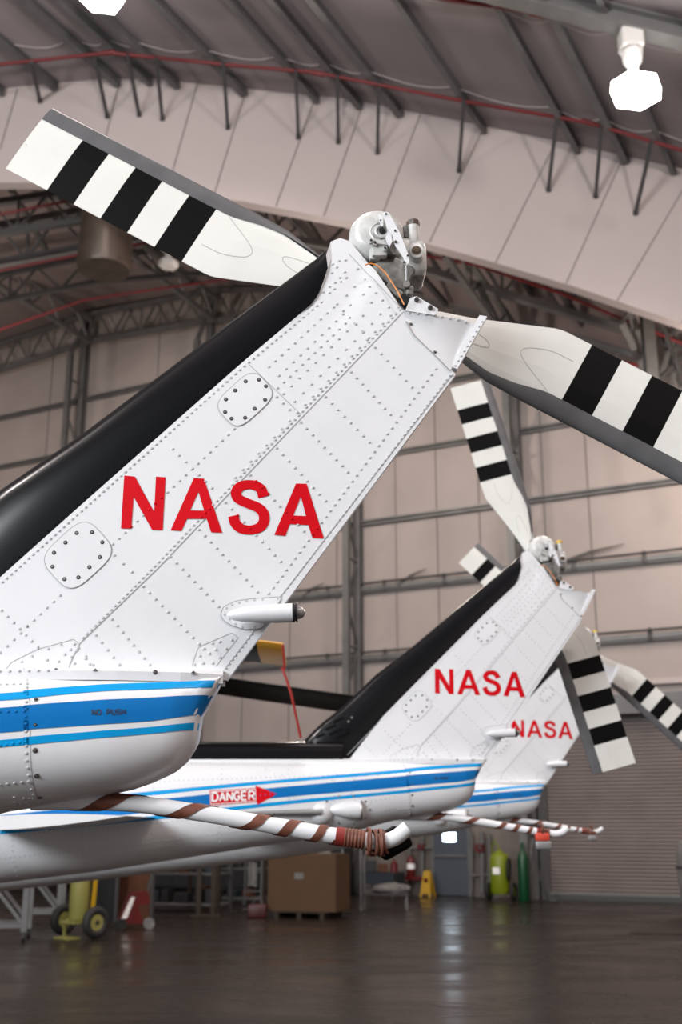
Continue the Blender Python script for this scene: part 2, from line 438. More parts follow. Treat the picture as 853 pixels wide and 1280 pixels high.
rowpx(lef, bv_fin, [(x-3.5, y-3.5) for x, y in Bpx[1:]], 12, r=.003)
rowpx(lef, bv_fin, [(395, 372), (303, 449)], 12, r=.003)

# access panels: rounded oval with bolts
def access_panel(c, e1, a, b, npts):
    mb = MB(); mb.mat(M_white); ring = []; out = []
    ca, sa = e1
    def P(u, v): return (c[0]+u*ca-v*sa, c[1]+u*sa+v*ca)
    for k in range(40):
        t = 2*PI*k/40; u = a*abs(math.cos(t))**.55*(1 if math.cos(t) > 0 else -1); v = b*abs(math.sin(t))**.55*(1 if math.sin(t) > 0 else -1); ring.append((u, v))
    decal_poly(mb, bv_fin, [[P(u, v) for u, v in ring]], eps=.0022, cuts=1)
    mb.mat(M_seam); lp = [P(u, v) for u, v in ring]; ribbon(mb, bv_fin, lp+[lp[0]], .0016, eps=.0024, n=60)
    for q in npts:
        h = hit(bv_fin, *q); bolt(mb, bv_fin, h.x, h.z)
    return mb
def zz(l, ox, oy, s): return [(ox+a/s, oy+b/s) for a, b in l]
ap1 = access_panel((306.5, 499.5), (math.cos(-.74), math.sin(-.74)), 34, 23, zz([(235,340),(268,308),(305,276),(352,270),(377,293),(374,341),(337,373),(303,405),(255,408),(232,385)], 200, 380, 2.843))
ap2 = access_panel((97.5, 694), (math.cos(-.74), math.sin(-.74)), 40, 31, zz([(222,430),(269,388),(315,349),(378,346),(420,387),(410,448),(367,489),(322,531),(265,538),(216,487)], 0, 560, 3.28))

def stripe(mat_, pts):
    """pts: (helicopter index, px, y upper, y lower)"""
    up = []; lo = []
    for q in pts:
        i, x, a, b = q[:4]; up.append(hit(bv_boom, x, a, i)); lo.append(hit(bv_boom, q[4] if len(q) > 4 else x, b, i))
    up = smooth_poly([(p.x, 0, p.z) for p in up], 14); lo = smooth_poly([(p.x, 0, p.z) for p in lo], 14)
    mb = MB(); mb.mat(mat_); rows = []
    for a, b in zip(up, lo):
        row = []
        for k in range(6):
            q = a.lerp(b, k/5); h, n = proj(bv_boom, q.x, q.z, .0016); row.append(h if h is not None else None)
        if all(r is not None for r in row): rows.append(row)
    mb.grid(rows); return mb
H1, H2 = 0, 1
stripes = [stripe(M_lblue, [(0,276,852.5,861,271.5),(0,190,853.5,862),(0,119,856.5,865),(0,34,863,873),(0,0,867,876),(1,340,975.5,979.5),(1,171,991,996),(1,0,1008,1013)]),
           stripe(M_blue, [(0,265.5,870,895.5,251.5),(0,190,872,901),(0,119,875.5,906),(0,34,881.5,912),(0,0,885,916),(1,340,985,998),(1,190,1000,1015),(1,0,1019,1035)]),
           stripe(M_lblue, [(0,249,904.5,913,247.5),(0,190,908.5,917),(0,119,914,923),(0,34,921,931),(0,0,925,934),(1,340,1003,1007.5),(1,200,1019,1024),(1,0,1038,1043)])]
for s_, m_ in zip(stripes, (M_lblue, M_blue, M_lblue)): OVER['boom'].append((bvh(s_), m_))
# boom details
boomr = boom; boom.mat(M_rivet)
for x, sp in ((35, 9.5),): rowpx(boom, bv_boom, [(34, 850), (32, 900), (33, 950), (38, 985), (48, 1003)], 9)
rowpx(boom, bv_boom, [(0, 856), (34, 855)], 8); rowpx(boom, bv_boom, [(0, 890), (30, 889)], 8); rowpx(boom, bv_boom, [(0, 932), (32, 927)], 8); rowpx(boom, bv_boom, [(0, 981), (36, 977)], 8)
for k in range(16): h = hit(bv_boom, random.uniform(8, 46), random.uniform(993, 1008)); rivet(boom, bv_boom, h.x, h.z)
def boom_line(x0, x1, z0, z1, sp=.028, r=.0042):
    n = int(abs(x1-x0)/sp)+1
    for k in range(n):
        t = k/(n-1); rivet(boom, bv_boom, lerp(x0, x1, t), lerp(z0, z1, t), r)
xl = loc(0, 900, 0, -.15).x
for fz in (.04, .22, .42, .62, .8): 
    x = xl
    while x > xl-3.6:
        zb = interp(bot, x); rivet(boom, bv_boom, x, ZB-(ZB-zb)*fz); x -= .03
for k in range(8):
    x = xl-.25-.42*k; zb = interp(bot, x); n = int((ZB-zb)/.03)
    for q in range(1, n): rivet(boom, bv_boom, x, lerp(zb, ZB, q/n))
for k in range(70):
    x = xl-random.uniform(.1, .9); rivet(boom, bv_boom, x, ZB-random.uniform(.05, .3))
boom.mat(M_seam); ribbon(boom, bv_boom, [(41, 843), (38, 880), (38, 930), (42, 980), (52, 1004)], .0016, n=20)
for p in ((48,846),(45,874),(44,906),(44,938),(46,970),(50,997)): h = hit(bv_boom, *p); bolt(boom, bv_boom, h.x, h.z, .0075)

npush = MB(); npush.mat(M_stencil)
text_decal(npush, bv_boom, 'NO PUSH', 115.5, 887.5, -.02, 6.2, 4.4, 1.7, 1.5, 0)
danger = MB(); danger.mat(M_red)
decal_poly(danger, bv_boom, [[(262,988.5),(320,985),(319.5,982),(346.5,992.5),(322,1006),(321.5,1002.5),(263,1007)]], 1, eps=.003, cuts=3)
danger.mat(M_signw); text_decal(danger, bv_boom, 'DANGER', 266, 991, -.04, 10.5, 6.6, 2.5, 2.15, 1, .0055)
ribbon(danger, bv_boom, [(263.5,990),(319,986.5)], .004, eps=.005, i=1); ribbon(danger, bv_boom, [(264,1005.5),(320,1001.3)], .004, eps=.005, i=1); ribbon(danger, bv_boom, [(263.5,990),(264,1005.5)], .004, eps=.005, i=1); ribbon(danger, bv_boom, [(319.5,986),(320,1001.5)], .004, eps=.005, i=1)

# base flange of the fin
flange = MB(); flange.mat(M_white)
x0 = -2.6; x1 = loc(279, 838, 0, -.04).x; fr = []
for k in range(40):
    x = lerp(x0, x1, k/39); w = min(half_w(x)*.62+.012, .12); v = min(.055, w*.85)
    fr.append([Vector((x, y, z)) for y, z in ((-w, ZB-.022), (-w-.001, ZB+.004), (-v, ZB+.016), (v, ZB+.016), (w+.001, ZB+.004), (w, ZB-.022))])
flange.grid(fr); bv_fl = bvh(flange)
for p in ((70,837),(119,838),(194,840),(242,841)): h = hit(bv_fl, *p); bolt(flange, bv_fl, h.x, h.z, .007)
flange.mat(M_rivet); rowpx(flange, bv_fl, [(0, 839), (60, 838)], 12)

# tip fairing behind the rotor gearbox: concave sheet with flanges
tipf = MB(); tipf.mat(M_white)
ta = [loc(*p, 0, yp) for p in ((506, 388), (522, 391), (545, 393), (575, 395), (598, 396.5))]; tb = [loc(*p, 0, yp) for p in ((508, 400), (520, 419), (542, 437), (556, 451), (564, 459))]
ya = [-.040, -.041, -.038, -.024, .006]
yb = [(proj(bv_fin, p.x, p.z)[0] or Vector((0, -.013, 0))).y-.003 for p in tb]
rows = []
for k in range(9):
    t = k/8; rows.append([Vector((lerp(a.x, b.x, t), lerp(y, yy_, t)+.006*math.sin(t*PI), lerp(a.z, b.z, t))) for a, b, y, yy_ in zip(ta, tb, ya, yb)])
tipf.grid(rows); tipf.grid([[Vector((p.x, .06-(p.y+.05)*.3, p.z)) for p in r] for r in rows])
# raised trailing flange
e = [loc(*p, 0, 0) for p in ((599, 396), (608.5, 397.5), (571.5, 463), (563, 460))]
tipf.prism([Vector((p.x, -.012, p.z)) for p in e], (0, .03, 0))
u = [loc(*p, 0, yp) for p in ((507, 388), (513, 372), (521, 370), (548, 386), (600, 396.5), (545, 394))]
tipf.prism([Vector((p.x, -.044, p.z)) for p in u[:4]+u[5:]], (0, .084, 0))
bv_tip = bvh(tipf); tipf.mat(M_rivet)
rowpx(tipf, bv_tip, [(512, 391), (545, 393.5), (594, 398)], 9.5); rowpx(tipf, bv_tip, [(603, 402), (569, 457)], 6.5, r=.0036)
tipf.mat(M_seam); tipf.tube([Vector((p.x, q-.001, p.z)) for p, q in zip(resample(tb, 5), yb)], .0014, 6)
for p in ((514,405),(544,440)): h = hit(bv_tip, *p); bolt(tipf, bv_tip, h.x, h.z, .006)
for p in ((521, 375), (538, 385)):
    h = loc(*p, 0, -.046); tipf.mat(M_boltd); tipf.lathe(h, (0, -1, 0), [(0, .008), (.008, .007)], 10)

# tail navigation light
def nav_light():
    mb = MB(); mb.mat(M_white); c0 = loc(284, 769, 0, -.07); ax = (loc(366, 766, 0, -.07)-c0).normalized(); L = (loc(366, 766, 0, -.07)-c0).length
    mb.lathe(c0, ax, [(0, .002), (.008, .010), (.02, .016), (.05, .022), (.1, .026), (L*.8, .0275), (L, .0275)], 24)
    pl = stroke_poly([(298, 778), (345, 778)], 4)
    mb2 = MB(); mb2.mat(M_white)
    lp = [(276, 768), (280, 758), (296, 751), (320, 748), (351, 746), (352, 748), (331, 781), (326, 786), (305, 787), (288, 781), (279, 775)]
    decal_poly(mb2, bv_fin, [lp], eps=.003, cuts=1); mb2.mat(M_seam); ribbon(mb2, bv_fin, lp+[lp[0]], .0016, eps=.0034)
    mb2.mat(M_rivet)
    for p in ((281,768),(283,760),(290,756),(299,753),(308,751),(318,750),(328,749),(347,748),(287,774),(294,780),(303,784),(318,783),(330,779)):
        h = hit(bv_fin, *p); q, n = proj(bv_fin, h.x, h.z); mb2.lathe(q, n, [(0, .0042), (.0045, .003)], 8)
    mb.mat(M_white); mb.bar(c0+ax*.05+Vector((0, .015, 0)), c0+ax*.13+Vector((0, .03, 0)), .03, .03)
    ln = MB(); ln.mat(M_boltd); ln.lathe(c0+ax*L, ax, [(0, .028), (.006, .028), (.006, .024), (.01, .024), (.01, .028), (.014, .028)], 24)
    ln.mat(M_lens); ln.lathe(c0+ax*(L+.014), ax, [(0, .019), (.01, .018), (.018, .013), (.022, .004)], 20)
    return mb, mb2, ln
nav, navp, navl = nav_light()

# ---------------- gearbox at the top of the fin
def gz(x, y): return (430+x/7.755, 255+y/7.755)
RC = loc(481, 380, 0, .42)     # rotor centre
gbx = MB(); gbx.mat(M_cast)
g0 = loc(*gz(330, 400), 0, .10)
gax = (Vector((.25, .95, .12))).normalized()
P0 = loc(*gz(300, 340), 0, .02)
gbx.lathe(P0+Vector((0, -.055, 0)), (0.12, 1, 0), [(0, .050), (.004, .062), (.014, .078), (.03, .088), (.06, .094), (.11, .094), (.15, .08), (.17, .05)], 32)
gb2 = MB(); gb2.mat(M_cast)      # input quill towards the fin
q0 = loc(*gz(290, 430), 0, 0.06); q1 = loc(*gz(90, 700), 0, .06)
gb2.lathe(q0, q1-q0, [(0, .045), (.03, .05), (.06, .056), (.13, .06)], 24)
gb2.mat(M_castd); gb2.rbox(loc(*gz(470, 690), 0, .02), .13, .08, .10, .015, Matrix.Rotation(.5, 3, 'Y'))
gb3 = MB(); gb3.mat(M_cast)      # output casting and filler neck
gb3.rbox(loc(*gz(640, 560), 0, .03), .105, .10, .125, .028, None, 3)
gb3.rbox(loc(*gz(520, 480), 0, .02), .11, .09, .08, .025, None, 3)
gb3.mat(M_castd); gb3.rbox(loc(*gz(600, 700), 0, .05), .12, .09, .06, .02, Matrix.Rotation(.2, 3, 'Y'), 3)
gb3.mat(M_cast); b0 = loc(*gz(700, 480), 0, -.035); gb3.lathe(b0, (0, -1, 0), [(-.03, .026), (.0, .0255), (.018, .0245), (.02, .018)], 24)
gb3.mat(M_rust); gb3.lathe(b0+Vector((0, -.017, 0)), (0, -1, 0), [(0, .016), (.005, .015), (.005, .009), (.008, .008)], 16)
gb3.mat(M_cast); n0 = loc(*gz(680, 400), 0, .0); n1 = loc(*gz(672, 205), 0, .0)
gb3.lathe(n0, n1-n0, [(0, .019), ((n1-n0).length, .019)], 20)
gb3.mat(M_castd); gb3.tube([loc(*gz(600, 330), 0, -.005), loc(*gz(600, 215), 0, -.005)], .009, 10)
gb3.bar(loc(*gz(440, 500), 0, -.03), loc(*gz(450, 380), 0, -.03), .02, .04)
cap = {}
for nm, mm in (('brown', M_rust), ('yellow', M_yellow)):
    c_ = MB(); c_.mat(mm); c_.lathe(n1, n1-n0, [(-.004, .021), (.004, .0225), (.012, .022), (.015, .017), (.018, .008)], 8 if nm == 'brown' else 20); cap[nm] = c_
# front cover ring + pitch change linkage
cov = MB(); cov.mat(M_cast); r0 = loc(*gz(370, 265), 0, -.055)
cov.torus(r0, (.1, 1, 0), .020, .005, 24, 8); cov.lathe(r0+Vector((0, .02, 0)), (0, -1, 0), [(0, .018), (.018, .017)], 20)
cov.torus(r0+Vector((-.004, .003, 0)), (.1, 1, 0), .033, .0035, 28, 8)
cov.mat(M_boltd); cov.lathe(r0, (0, -1, 0), [(0, .010), (.008, .010), (.008, .006), (.011, .006)], 12)
cov.mat(M_cast)
for p, q in (((330,110),(345,190)), ((300,370),(420,390)), ((250,350),(265,385))): cov.bar(loc(*gz(*p), 0, -.055), loc(*gz(*q), 0, -.055), .014, .012)
for p in ((265,352),(300,372),(400,425),(432,342)):
    h = loc(*gz(*p), 0, -.062); cov.mat(M_cast); cov.lathe(h+Vector((0, .012, 0)), (0, -1, 0), [(0, .009), (.01, .008)], 10); cov.mat(M_boltd); cov.lathe(h, (0, -1, 0), [(0, .004), (.003, .004)], 8)
cov.mat(M_cast); cov.rbox(loc(*gz(345, 460), 0, -.035), .05, .03, .045, .008); cov.rbox(loc(*gz(300, 500), 0, -.02), .035, .03, .04, .006)
lev = MB(); lev.mat(M_white)
def plate(mb, pts, y, t):
    mb.prism([loc(*gz(*p), 0, y) for p in pts], (0, t, 0))
plate(lev, [(380,80),(410,75),(440,85),(455,120),(500,200),(540,270),(630,500),(635,560),(615,590),(590,570),(580,520),(500,400),(470,300),(420,240),(400,160)], -.082, .008)
plate(lev, [(330,105),(345,95),(375,120),(385,180),(375,215),(352,200),(345,150)], -.075, .006)
plate(lev, [(405,320),(430,270),(460,290),(470,360),(445,410),(425,380)], -.078, .01)
lev.mat(M_boltd)
for p, r in (((410,97),.0035), ((498,260),.0035), ((503,368),.005), ((620,500),.0035), ((585,565),.004), ((358,160),.003)): lev.lathe(loc(*gz(*p), 0, -.083), (0, -1, 0), [(0, r), (.004, r*.8)], 8)
rod = MB(); rod.mat(M_lockg); rod.tube([loc(*gz(608, 575), 0, -.074), loc(*gz(608, 745), 0, -.066)], .0035, 10)
rod.mat(M_castd); rod.lathe(loc(*gz(608, 790), 0, -.055), (0, -1, 0), [(-.012, .011), (.012, .011)], 14); rod.rbox(loc(*gz(640, 850), 0, -.04), .022, .03, .03, .005)
rod.mat(M_cast); rod.lathe(loc(*gz(608, 560), 0, -.07), (0, -1, 0), [(-.01, .008), (.01, .008)], 12)
gut = MB(); gut.mat(M_castd)
gut.rbox(loc(*gz(440, 830), 0, -.01), .03, .03, .04, .006, Matrix.Rotation(.7, 3, 'Y')); gut.rbox(loc(*gz(510, 880), 0, 0.0), .05, .05, .025, .006, Matrix.Rotation(.7, 3, 'Y'))
gut.mat(M_boltd); gut.bar(loc(*gz(200, 590), 0, .0), loc(*gz(610, 1010), 0, .0), .03, .05); gut.bar(loc(*gz(560, 940), 0, -.02), loc(*gz(640, 930), 0, -.02), .03, .03)
wire = MB(); wire.mat(M_orange); wire.tube(smooth_poly([loc(*gz(*p), 0, -.062) for p in ((205,592),(262,578),(325,600),(400,665),(450,735),(505,820),(550,905),(585,975))], 5), .0022, 8)
shaft = MB(); shaft.mat(M_castd)
shaft.lathe(Vector((RC.x, 0.1, RC.z)), (0, 1, 0), [(0, .035), (RC.y-.13, .03), (RC.y-.08, .03)], 20)
shaft.mat(M_cast); shaft.rbox(Vector((RC.x, RC.y, RC.z)), .14, .07, .10, .02); shaft.bar(loc(*gz(480, 620), 0, .1), Vector((RC.x, .12, RC.z)), .1, .1)

# ---------------- tail rotor blade, root at the origin, pointing along +x, leading edge on -z
pt = lambda p: loc(*p, 0, RC.y) - RC
er = (pt((7, 212))-pt((265, 348))).normalized()       # tipwards, left blade
ec = Vector((er.z, 0, -er.x))                          # towards the leading edge (up on the left blade)
def rc(p): v = pt(p); return v.dot(er), v.dot(ec)
tipTE, tipLE = rc((7, 212)), rc((50, 127)); cornTE = rc((265, 348)); wLE = rc((42, 140))
print('rotor', [tuple(round(c, 3) for c in q) for q in (tipTE, tipLE, cornTE, wLE, rc((365, 290)), rc((360, 348)), rc((405, 318)), rc((270, 253)), rc((230, 326)), rc((60, 240)))], 'er', er)
RT = tipTE[0]-.004; cTE = tipTE[1]; cLE = tipLE[1]
def planform(r):
    te = interp([(.12, -.05), (.30, -.105), (cornTE[0]-.015, cTE+.007), (cornTE[0]+.015, cTE)], r)
    le = interp([(.12, .005), (.22, .03), (.32, .055), (.45, cLE*.96), (.60, cLE)], r)
    return te, le
def blade_meshes():
    body = MB(); strip = MB(); rs = [.12+(RT-.12)*k/60 for k in range(61)]
    g = (RT-.16)
    b = [RT-.184-.1175*k for k in range(6)]    # band limits
    marks = sorted(set([round(r, 5) for r in rs]+[round(x, 5) for x in b])); seg = []
    def sec(r):
        te, le = planform(r); ch = le-te; th = interp([(.12, .024), (.5, .018), (.8, .0155), (RT, .0145)], r); pts = []
        for c, t in ((0, .05), (.15, .35), (.35, .7), (.55, .97), (.78, .97), (.88, .78)): pts.append((te+ch*c, th*t))
        return te, le, ch, th, pts
    wl = .73
    def bandmat(r):
        for k in range(5):
            if b[k+1] < r < b[k]: return M_blackm if k % 2 == 0 else M_whiteb
        return M_whiteb
    for r0, r1 in zip(marks, marks[1:]):
        body.mat(bandmat((r0+r1)/2)); A_ = sec(r0)[4]; B_ = sec(r1)[4]
        for sg in (-1, 1):
            for k in range(5):
                body.add([(r0, sg*A_[k][1], -A_[k][0]), (r0, sg*A_[k+1][1], -A_[k+1][0]), (r1, sg*B_[k+1][1], -B_[k+1][0]), (r1, sg*B_[k][1], -B_[k][0])], [(0,1,2,3)])
        body.add([(r0, -A_[0][1], -A_[0][0]), (r0, A_[0][1], -A_[0][0]), (r1, B_[0][1], -B_[0][0]), (r1, -B_[0][1], -B_[0][0])], [(0,1,2,3)])
    body.mat(M_whiteb)
    for r in (marks[0], marks[-1]):
        s5 = sec(r)[4]; body.add([(r, -t, -c) for c, t in s5]+[(r, t, -c) for c, t in reversed(s5)], [tuple(range(12))])
    # raised doubler outlines
    body.mat(M_seam)
    for pts in (((.69,-.13),(.60,-.125),(.52,-.09),(.53,-.05),(.66,.015)), ((.27,-.06),(.36,-.055),(.40,-.04),(.39,-.02),(.27,.0))):
        L = smooth_poly([(r, 0, -c) for r, c in pts], 8)
        for sg in (-1, 1):
            for a_, b_ in zip(L, L[1:]):
                def yy(p): te, le, ch, th, s5 = sec(p.x); return interp([((q-te)/ch, t) for q, t in s5], (-p.z-te)/ch)
                body.bar((a_.x, sg*yy(a_), a_.z), (b_.x, sg*yy(b_), b_.z), .0016, .0016)
    body.mat(M_bolt)
    for c in (-.1, -.04): body.lathe((RT-.012, -.007, -c), (0, -1, 0), [(0, .004), (.004, .004)], 8)
    strip.mat(M_grey); rows = []
    for r in marks:
        te, le, ch, th, s5 = sec(r); row = []; c0 = te+ch*.78; w = le-c0; c0 += w*interp([(.2, .75), (.55, .35), (.66, 0)], r); w = le-c0
        for k in range(13):
            a = PI*k/12; row.append(Vector((r, -th*math.cos(a)*1.02, -(c0+w*math.sin(a)))))
        rows.append(row)
    i0 = [k for k, r in enumerate(marks) if r > .24][0]
    strip.grid(rows[i0:]); strip.add(rows[-1], [tuple(range(13))])
    strip2 = MB(); strip2.mat(M_whiteb); strip2.grid(rows[:i0+1]); 
    o = len(body.v); body.v += strip2.v; body.f += [[o+i for i in f] for f in strip2.f]; body.m += [0]*len(strip2.f)
    body.mats.index(M_whiteb)
    km = body.mats.index(M_whiteb); body.m[-len(strip2.f):] = [km]*len(strip2.f)
    yoke = MB(); yoke.mat(M_cast); yoke.lathe((0.02, 0, 0), (1, 0, 0), [(0, .035), (.06, .035), (.1, .028), (.17, .024)], 16)
    yoke.bar((.1, 0, -.02), (.24, 0, -.02), .022, .03); yoke.mat(M_bolt); yoke.lathe((.19, -.03, 0), (0, -1, 0), [(-.05, .012), (.006, .011)], 12)
    return body, strip, yoke
bb, bs, by_ = blade_meshes()
ME = dict(blade=bb.mesh('blade', True), strip=bs.mesh('strip', True, 60), yoke=by_.mesh('yoke', True))

# ---------------- tail skid (stinger)
SK = smooth_poly([loc(*p, 0, 0) for p in ((40, 1002), (90, 1002), (160, 1004), (230, 1013), (320, 1028), (400, 1042), (450, 1049), (475, 1052), (493, 1048), (510, 1035))], 8)
skid = MB(); skid.mat(M_white); skid.tube(SK, [lerp(.024, .021, k/len(SK)) for k in range(len(SK))], 16)
skpx = resample(SK, 400)
def wraps():
    mb = MB(); mb.mat(M_tape); N = 400
    X = [p.x for p in skpx]; xpx = lambda px: loc(px, 1030, 0, 0).x
    cr = [xpx(v) for v in (20, 135, 235, 322, 361, 400, 424)]; wd = [(xpx(20), .05), (xpx(135), .075), (xpx(235), .048), (xpx(322), .034), (xpx(361), .03), (xpx(424), .02)]
    rows = []
    for k in range(len(skpx)-1):
        p = skpx[k]
        if not (cr[0] < p.x < cr[-1]): continue
        j = max(q for q in range(len(cr)-1) if cr[q] <= p.x); ph = (j + (p.x-cr[j])/(cr[j+1]-cr[j]))*2*PI
        d = (skpx[k+1]-p).normalized(); a = Vector((0, -1, 0)); b = a.cross(d).normalized(); w = interp(wd, p.x); r = .0255
        rows.append([p + d*(w*q) + (a*math.cos(ph)+b*math.sin(ph))*r for q in (-.5, 0, .5)])
    # refine: subdivide angular steps
    R2 = []
    for r_a, r_b in zip(rows, rows[1:]): R2.append(r_a)
    mb.grid(R2)
    i0 = next(k for k, p in enumerate(skpx) if p.x > xpx(419)); i1 = next(k for k, p in enumerate(skpx) if p.x > xpx(456)); i2 = next(k for k, p in enumerate(skpx) if p.x > xpx(482))
    seg = skpx[i0:i1]; mb.mat(M_tapr); mb.tube(seg[:len(seg)//3], .0265, 14); mb.mat(M_tape); mb.tube(seg[len(seg)//3-1:], [.0262+.0012*math.sin(k*1.7) for k in range(len(seg)-len(seg)//3+1)], 14)
    return mb, i1, i2
wrap, iw1, iw2 = wraps()
def knot():
    mb = MB(); mb.mat(M_tape)
    for k in range(7):
        p = skpx[int(lerp(iw1+3, iw2, k/6))]; d = Vector((1, random.uniform(-.3, .3), random.uniform(-.2, .2))); mb.torus(p+Vector((0, 0, random.uniform(-.006, .001))), d, .031+random.uniform(-.003, .004), .0048, 20, 6)
    return mb
kn = knot()
pad = MB(); pad.mat(M_blackm); pc = loc(494, 1058, 0, .035); pad.rbox(pc, .095, .07, .044, .014, Matrix.Rotation(-.5, 3, 'Y'), 3)
pad.rbox(pc+Vector((-.02, .02, .03)), .07, .05, .03, .01, Matrix.Rotation(-.5, 3, 'Y'), 2)
lock = MB(); lc = Vector((SK[-1].x-.17, -.02, SK[-1].z-.075)); lock.mat(M_lockr); lock.rbox(lc+Vector((0, 0, .02)), .09, .05, .05, .012); lock.mat(M_lockg); lock.rbox(lc+Vector((.005, 0, -.03)), .10, .055, .05, .01)
lock.mat(M_tape); lock.torus(lc+Vector((0, .0, .07)), (1, 0, 0), .03, .008)
lock2 = MB(); lc2 = lc+Vector((.06, 0, .0)); lock2.mat(M_tape); lock2.rbox(lc2+Vector((0, 0, .03)), .08, .05, .03, .01); lock2.mat(M_lockg); lock2.rbox(lc2+Vector((0, 0, -.02)), .08, .05, .05, .01); lock2.mat(M_tape); lock2.torus(lc2+Vector((0, .0, .07)), (1, 0, 0), .03, .008)

# ---------------- drive shaft cover on top of the boom (black), with louvres at the fin foot
cov2 = MB(); cov2.mat(M_black)
ca = loc(372, 929, 1, 0).x; zt = loc(300, 926.5, 1, -.05).z; rows = []
cxe = loc(434, 951, 1, yp).x
for x in (xn, -4.0, -3.0, ca, ca+.15, ca+.3):
    w = .115; rows.append([Vector((x, w*math.cos(a), ZB-.005+(zt-ZB+.005)*(math.sin(a)**.55))) for a in [PI*k/12 for k in range(13)]])
cov2.grid(rows)
louvres = []
for k, (a, b) in enumerate([((407,912),(420,906)), ((412,918),(427,911)), ((421,922),(438,915)), ((417,903),(430,897)), ((396,922),(406,917))]):
    m_ = MB(); m_.mat(M_blackm); pa, pb = hit(bv_fin, a[0], a[1], 1), hit(bv_fin, b[0], b[1], 1); pa.y -= .002; pb.y -= .002; m_.bar(pa, pb, .012, .012); louvres.append(m_)
scr = []
for p in ((440,897),(436,902)):
    h = hit(bv_fin, p[0], p[1], 1); q, n = proj(bv_fin, h.x, h.z); q = q or h; m_ = MB(); m_.mat(M_bolt); m_.lathe(q, (0, -1, 0), [(0, .009), (.004, .007)], 8); scr.append(m_)

# fairing and mast on the side of the boom
fair = MB(); fair.mat(M_white); fc = hit(bv_boom, 413, 1012, 1); fe = hit(bv_boom, 458, 1012, 1)
fair.lathe(fc+Vector((0, .01, 0)), fe-fc, [(0, .02), (.03, .035), (.1, .052), (.17, .058), (.185, .058), (.2, .052)], 20)
fair.mat(M_bolt); fair.torus(fe+Vector((-.03, .01, 0)), (1, 0, 0), .058, .006)
fair.mat(M_white); fb = hit(bv_boom, 402, 1015, 1); fair.lathe(fb+Vector((0, .02, 0)), (0, -1, 0), [(0, .075), (.02, .07), (.035, .05), (.05, .03)], 24)
fair.mat(M_lockg); fair.tube([fb+Vector((0, -.03, 0)), fb+Vector((-.55, -.06, -.01))], [.02, .009], 12)
fair.mat(M_bolt)
for k in range(10):
    a = 2*PI*k/10; q, n = proj(bv_boom, fc.x+.1+.15*math.cos(a), fc.z+.085*math.sin(a))
    if q is not None: fair.lathe(q, n, [(0, .008), (.004, .006)], 8)
# fin-shaped horizontal stabilizer ahead of the fin
stab = MB(); stab.mat(M_white); sx = loc(172, 1018, 1, -.9).x; rows = []
for y, ch, z in ((-1.25, .92, .0), (-.9, .94, 0), (-.3, .98, 0), (0, 1.0, 0), (.3, .98, 0), (1.25, .92, 0)):
    sz_ = loc(100, 1026, 1, -1.1).z; r_ = []
    for k in range(24):
        a = 2*PI*k/24; c = (1-math.cos(a))/2; t = .06*math.sqrt(max(c, 0))*(1-c)*1.6*(1 if math.sin(a) >= 0 else -1)
        r_.append(Vector((sx-ch+ch*c, y, sz_+t+.05*(c-.5))))
    rows.append(r_)
stab.grid(rows, close=True); stab.add(rows[0], [tuple(range(24))]); stab.add(rows[-1], [tuple(range(24))])

HM = {}
def hm(key, mb, smooth=True, angle=40):
    if key not in HM: HM[key] = mb.mesh(key, smooth, angle)
    return HM[key]
def make_heli(i, label, ang, tipkind):
    t = thing('helicopter', label, 'helicopter', HB[i], 'parked helicopters in the hangar')
    b = link('tail_boom', hm('boom', boom), t)
    for q, s_ in enumerate(stripes): link('stripe', hm('stripe%d' % q, s_), b)
    link('stencil', hm('npush', npush, False), b); link('danger_sign', hm('danger', danger, False), b)
    link('antenna_fairing', hm('fair', fair), b)
    f = link('tail_fin', hm('fin', fin, True, 20), t)
    link('lettering', hm('letters', letters, False), f); link('access_panel', hm('ap1', ap1, False), f); link('access_panel', hm('ap2', ap2, False), f)
    link('root_flange', hm('flange', flange, False), f)
    l = link('leading_edge_fairing', hm('lef', lef), t); [link('louvre', hm('lv%d' % q, m_, False), l) for q, m_ in enumerate(louvres)]; [link('screw', hm('sc%d' % q, m_, False), l) for q, m_ in enumerate(scr)]
    link('driveshaft_cover', hm('cov2', cov2), t)
    link('tip_fairing', hm('tipf', tipf, True, 30), t)
    n = link('tail_light', hm('nav', nav), t); link('mounting_plate', hm('navp', navp, False), n); link('light_lens', hm('navl', navl), n)
    g = link('tail_gearbox', hm('gbx', gbx), t)
    link('input_quill', hm('gb2', gb2), g); link('output_casting', hm('gb3', gb3), g)
    link('filler_cap', hm('cap'+('brown' if i == 0 else 'yellow'), cap['brown' if i == 0 else 'yellow']), g); link('cover_ring', hm('cover', cov), g)
    p = link('pitch_lever', hm('lev', lev, False), t); link('pitch_link', hm('rod', rod), p)
    link('rotor_shaft', hm('shaft', shaft), t); link('mounting_bracket', hm('gut', gut, False), t); link('bonding_wire', hm('wire', wire), t)
    for k in (0, 1):
        o = link('tail_rotor_blade', ME['blade'], t); o.location = RC; a = ang+PI*k
        o.rotation_mode = 'QUATERNION'
        o.rotation_quaternion = (Matrix.Rotation(a, 3, 'Y') @ Matrix.Rotation(math.radians(2.5), 3, 'X')).to_quaternion()
        link('leading_edge_strip', ME['strip'], o); link('blade_grip', ME['yoke'], o)
    s_ = link('tail_skid', hm('skid', skid), t); link('brown_wrap', hm('wrap', wrap), s_)
    if tipkind == 'pad': link('knotted_strap', hm('kn', kn), s_); link('rubber_pad', hm('pad', pad), s_)
    elif tipkind == 'lock': link('hanging_tag', hm('lock', lock), s_)
    else: link('hanging_tag', hm('lock2', lock2), s_)
    link('horizontal_stabilizer', hm('stab', stab), t)
    return t
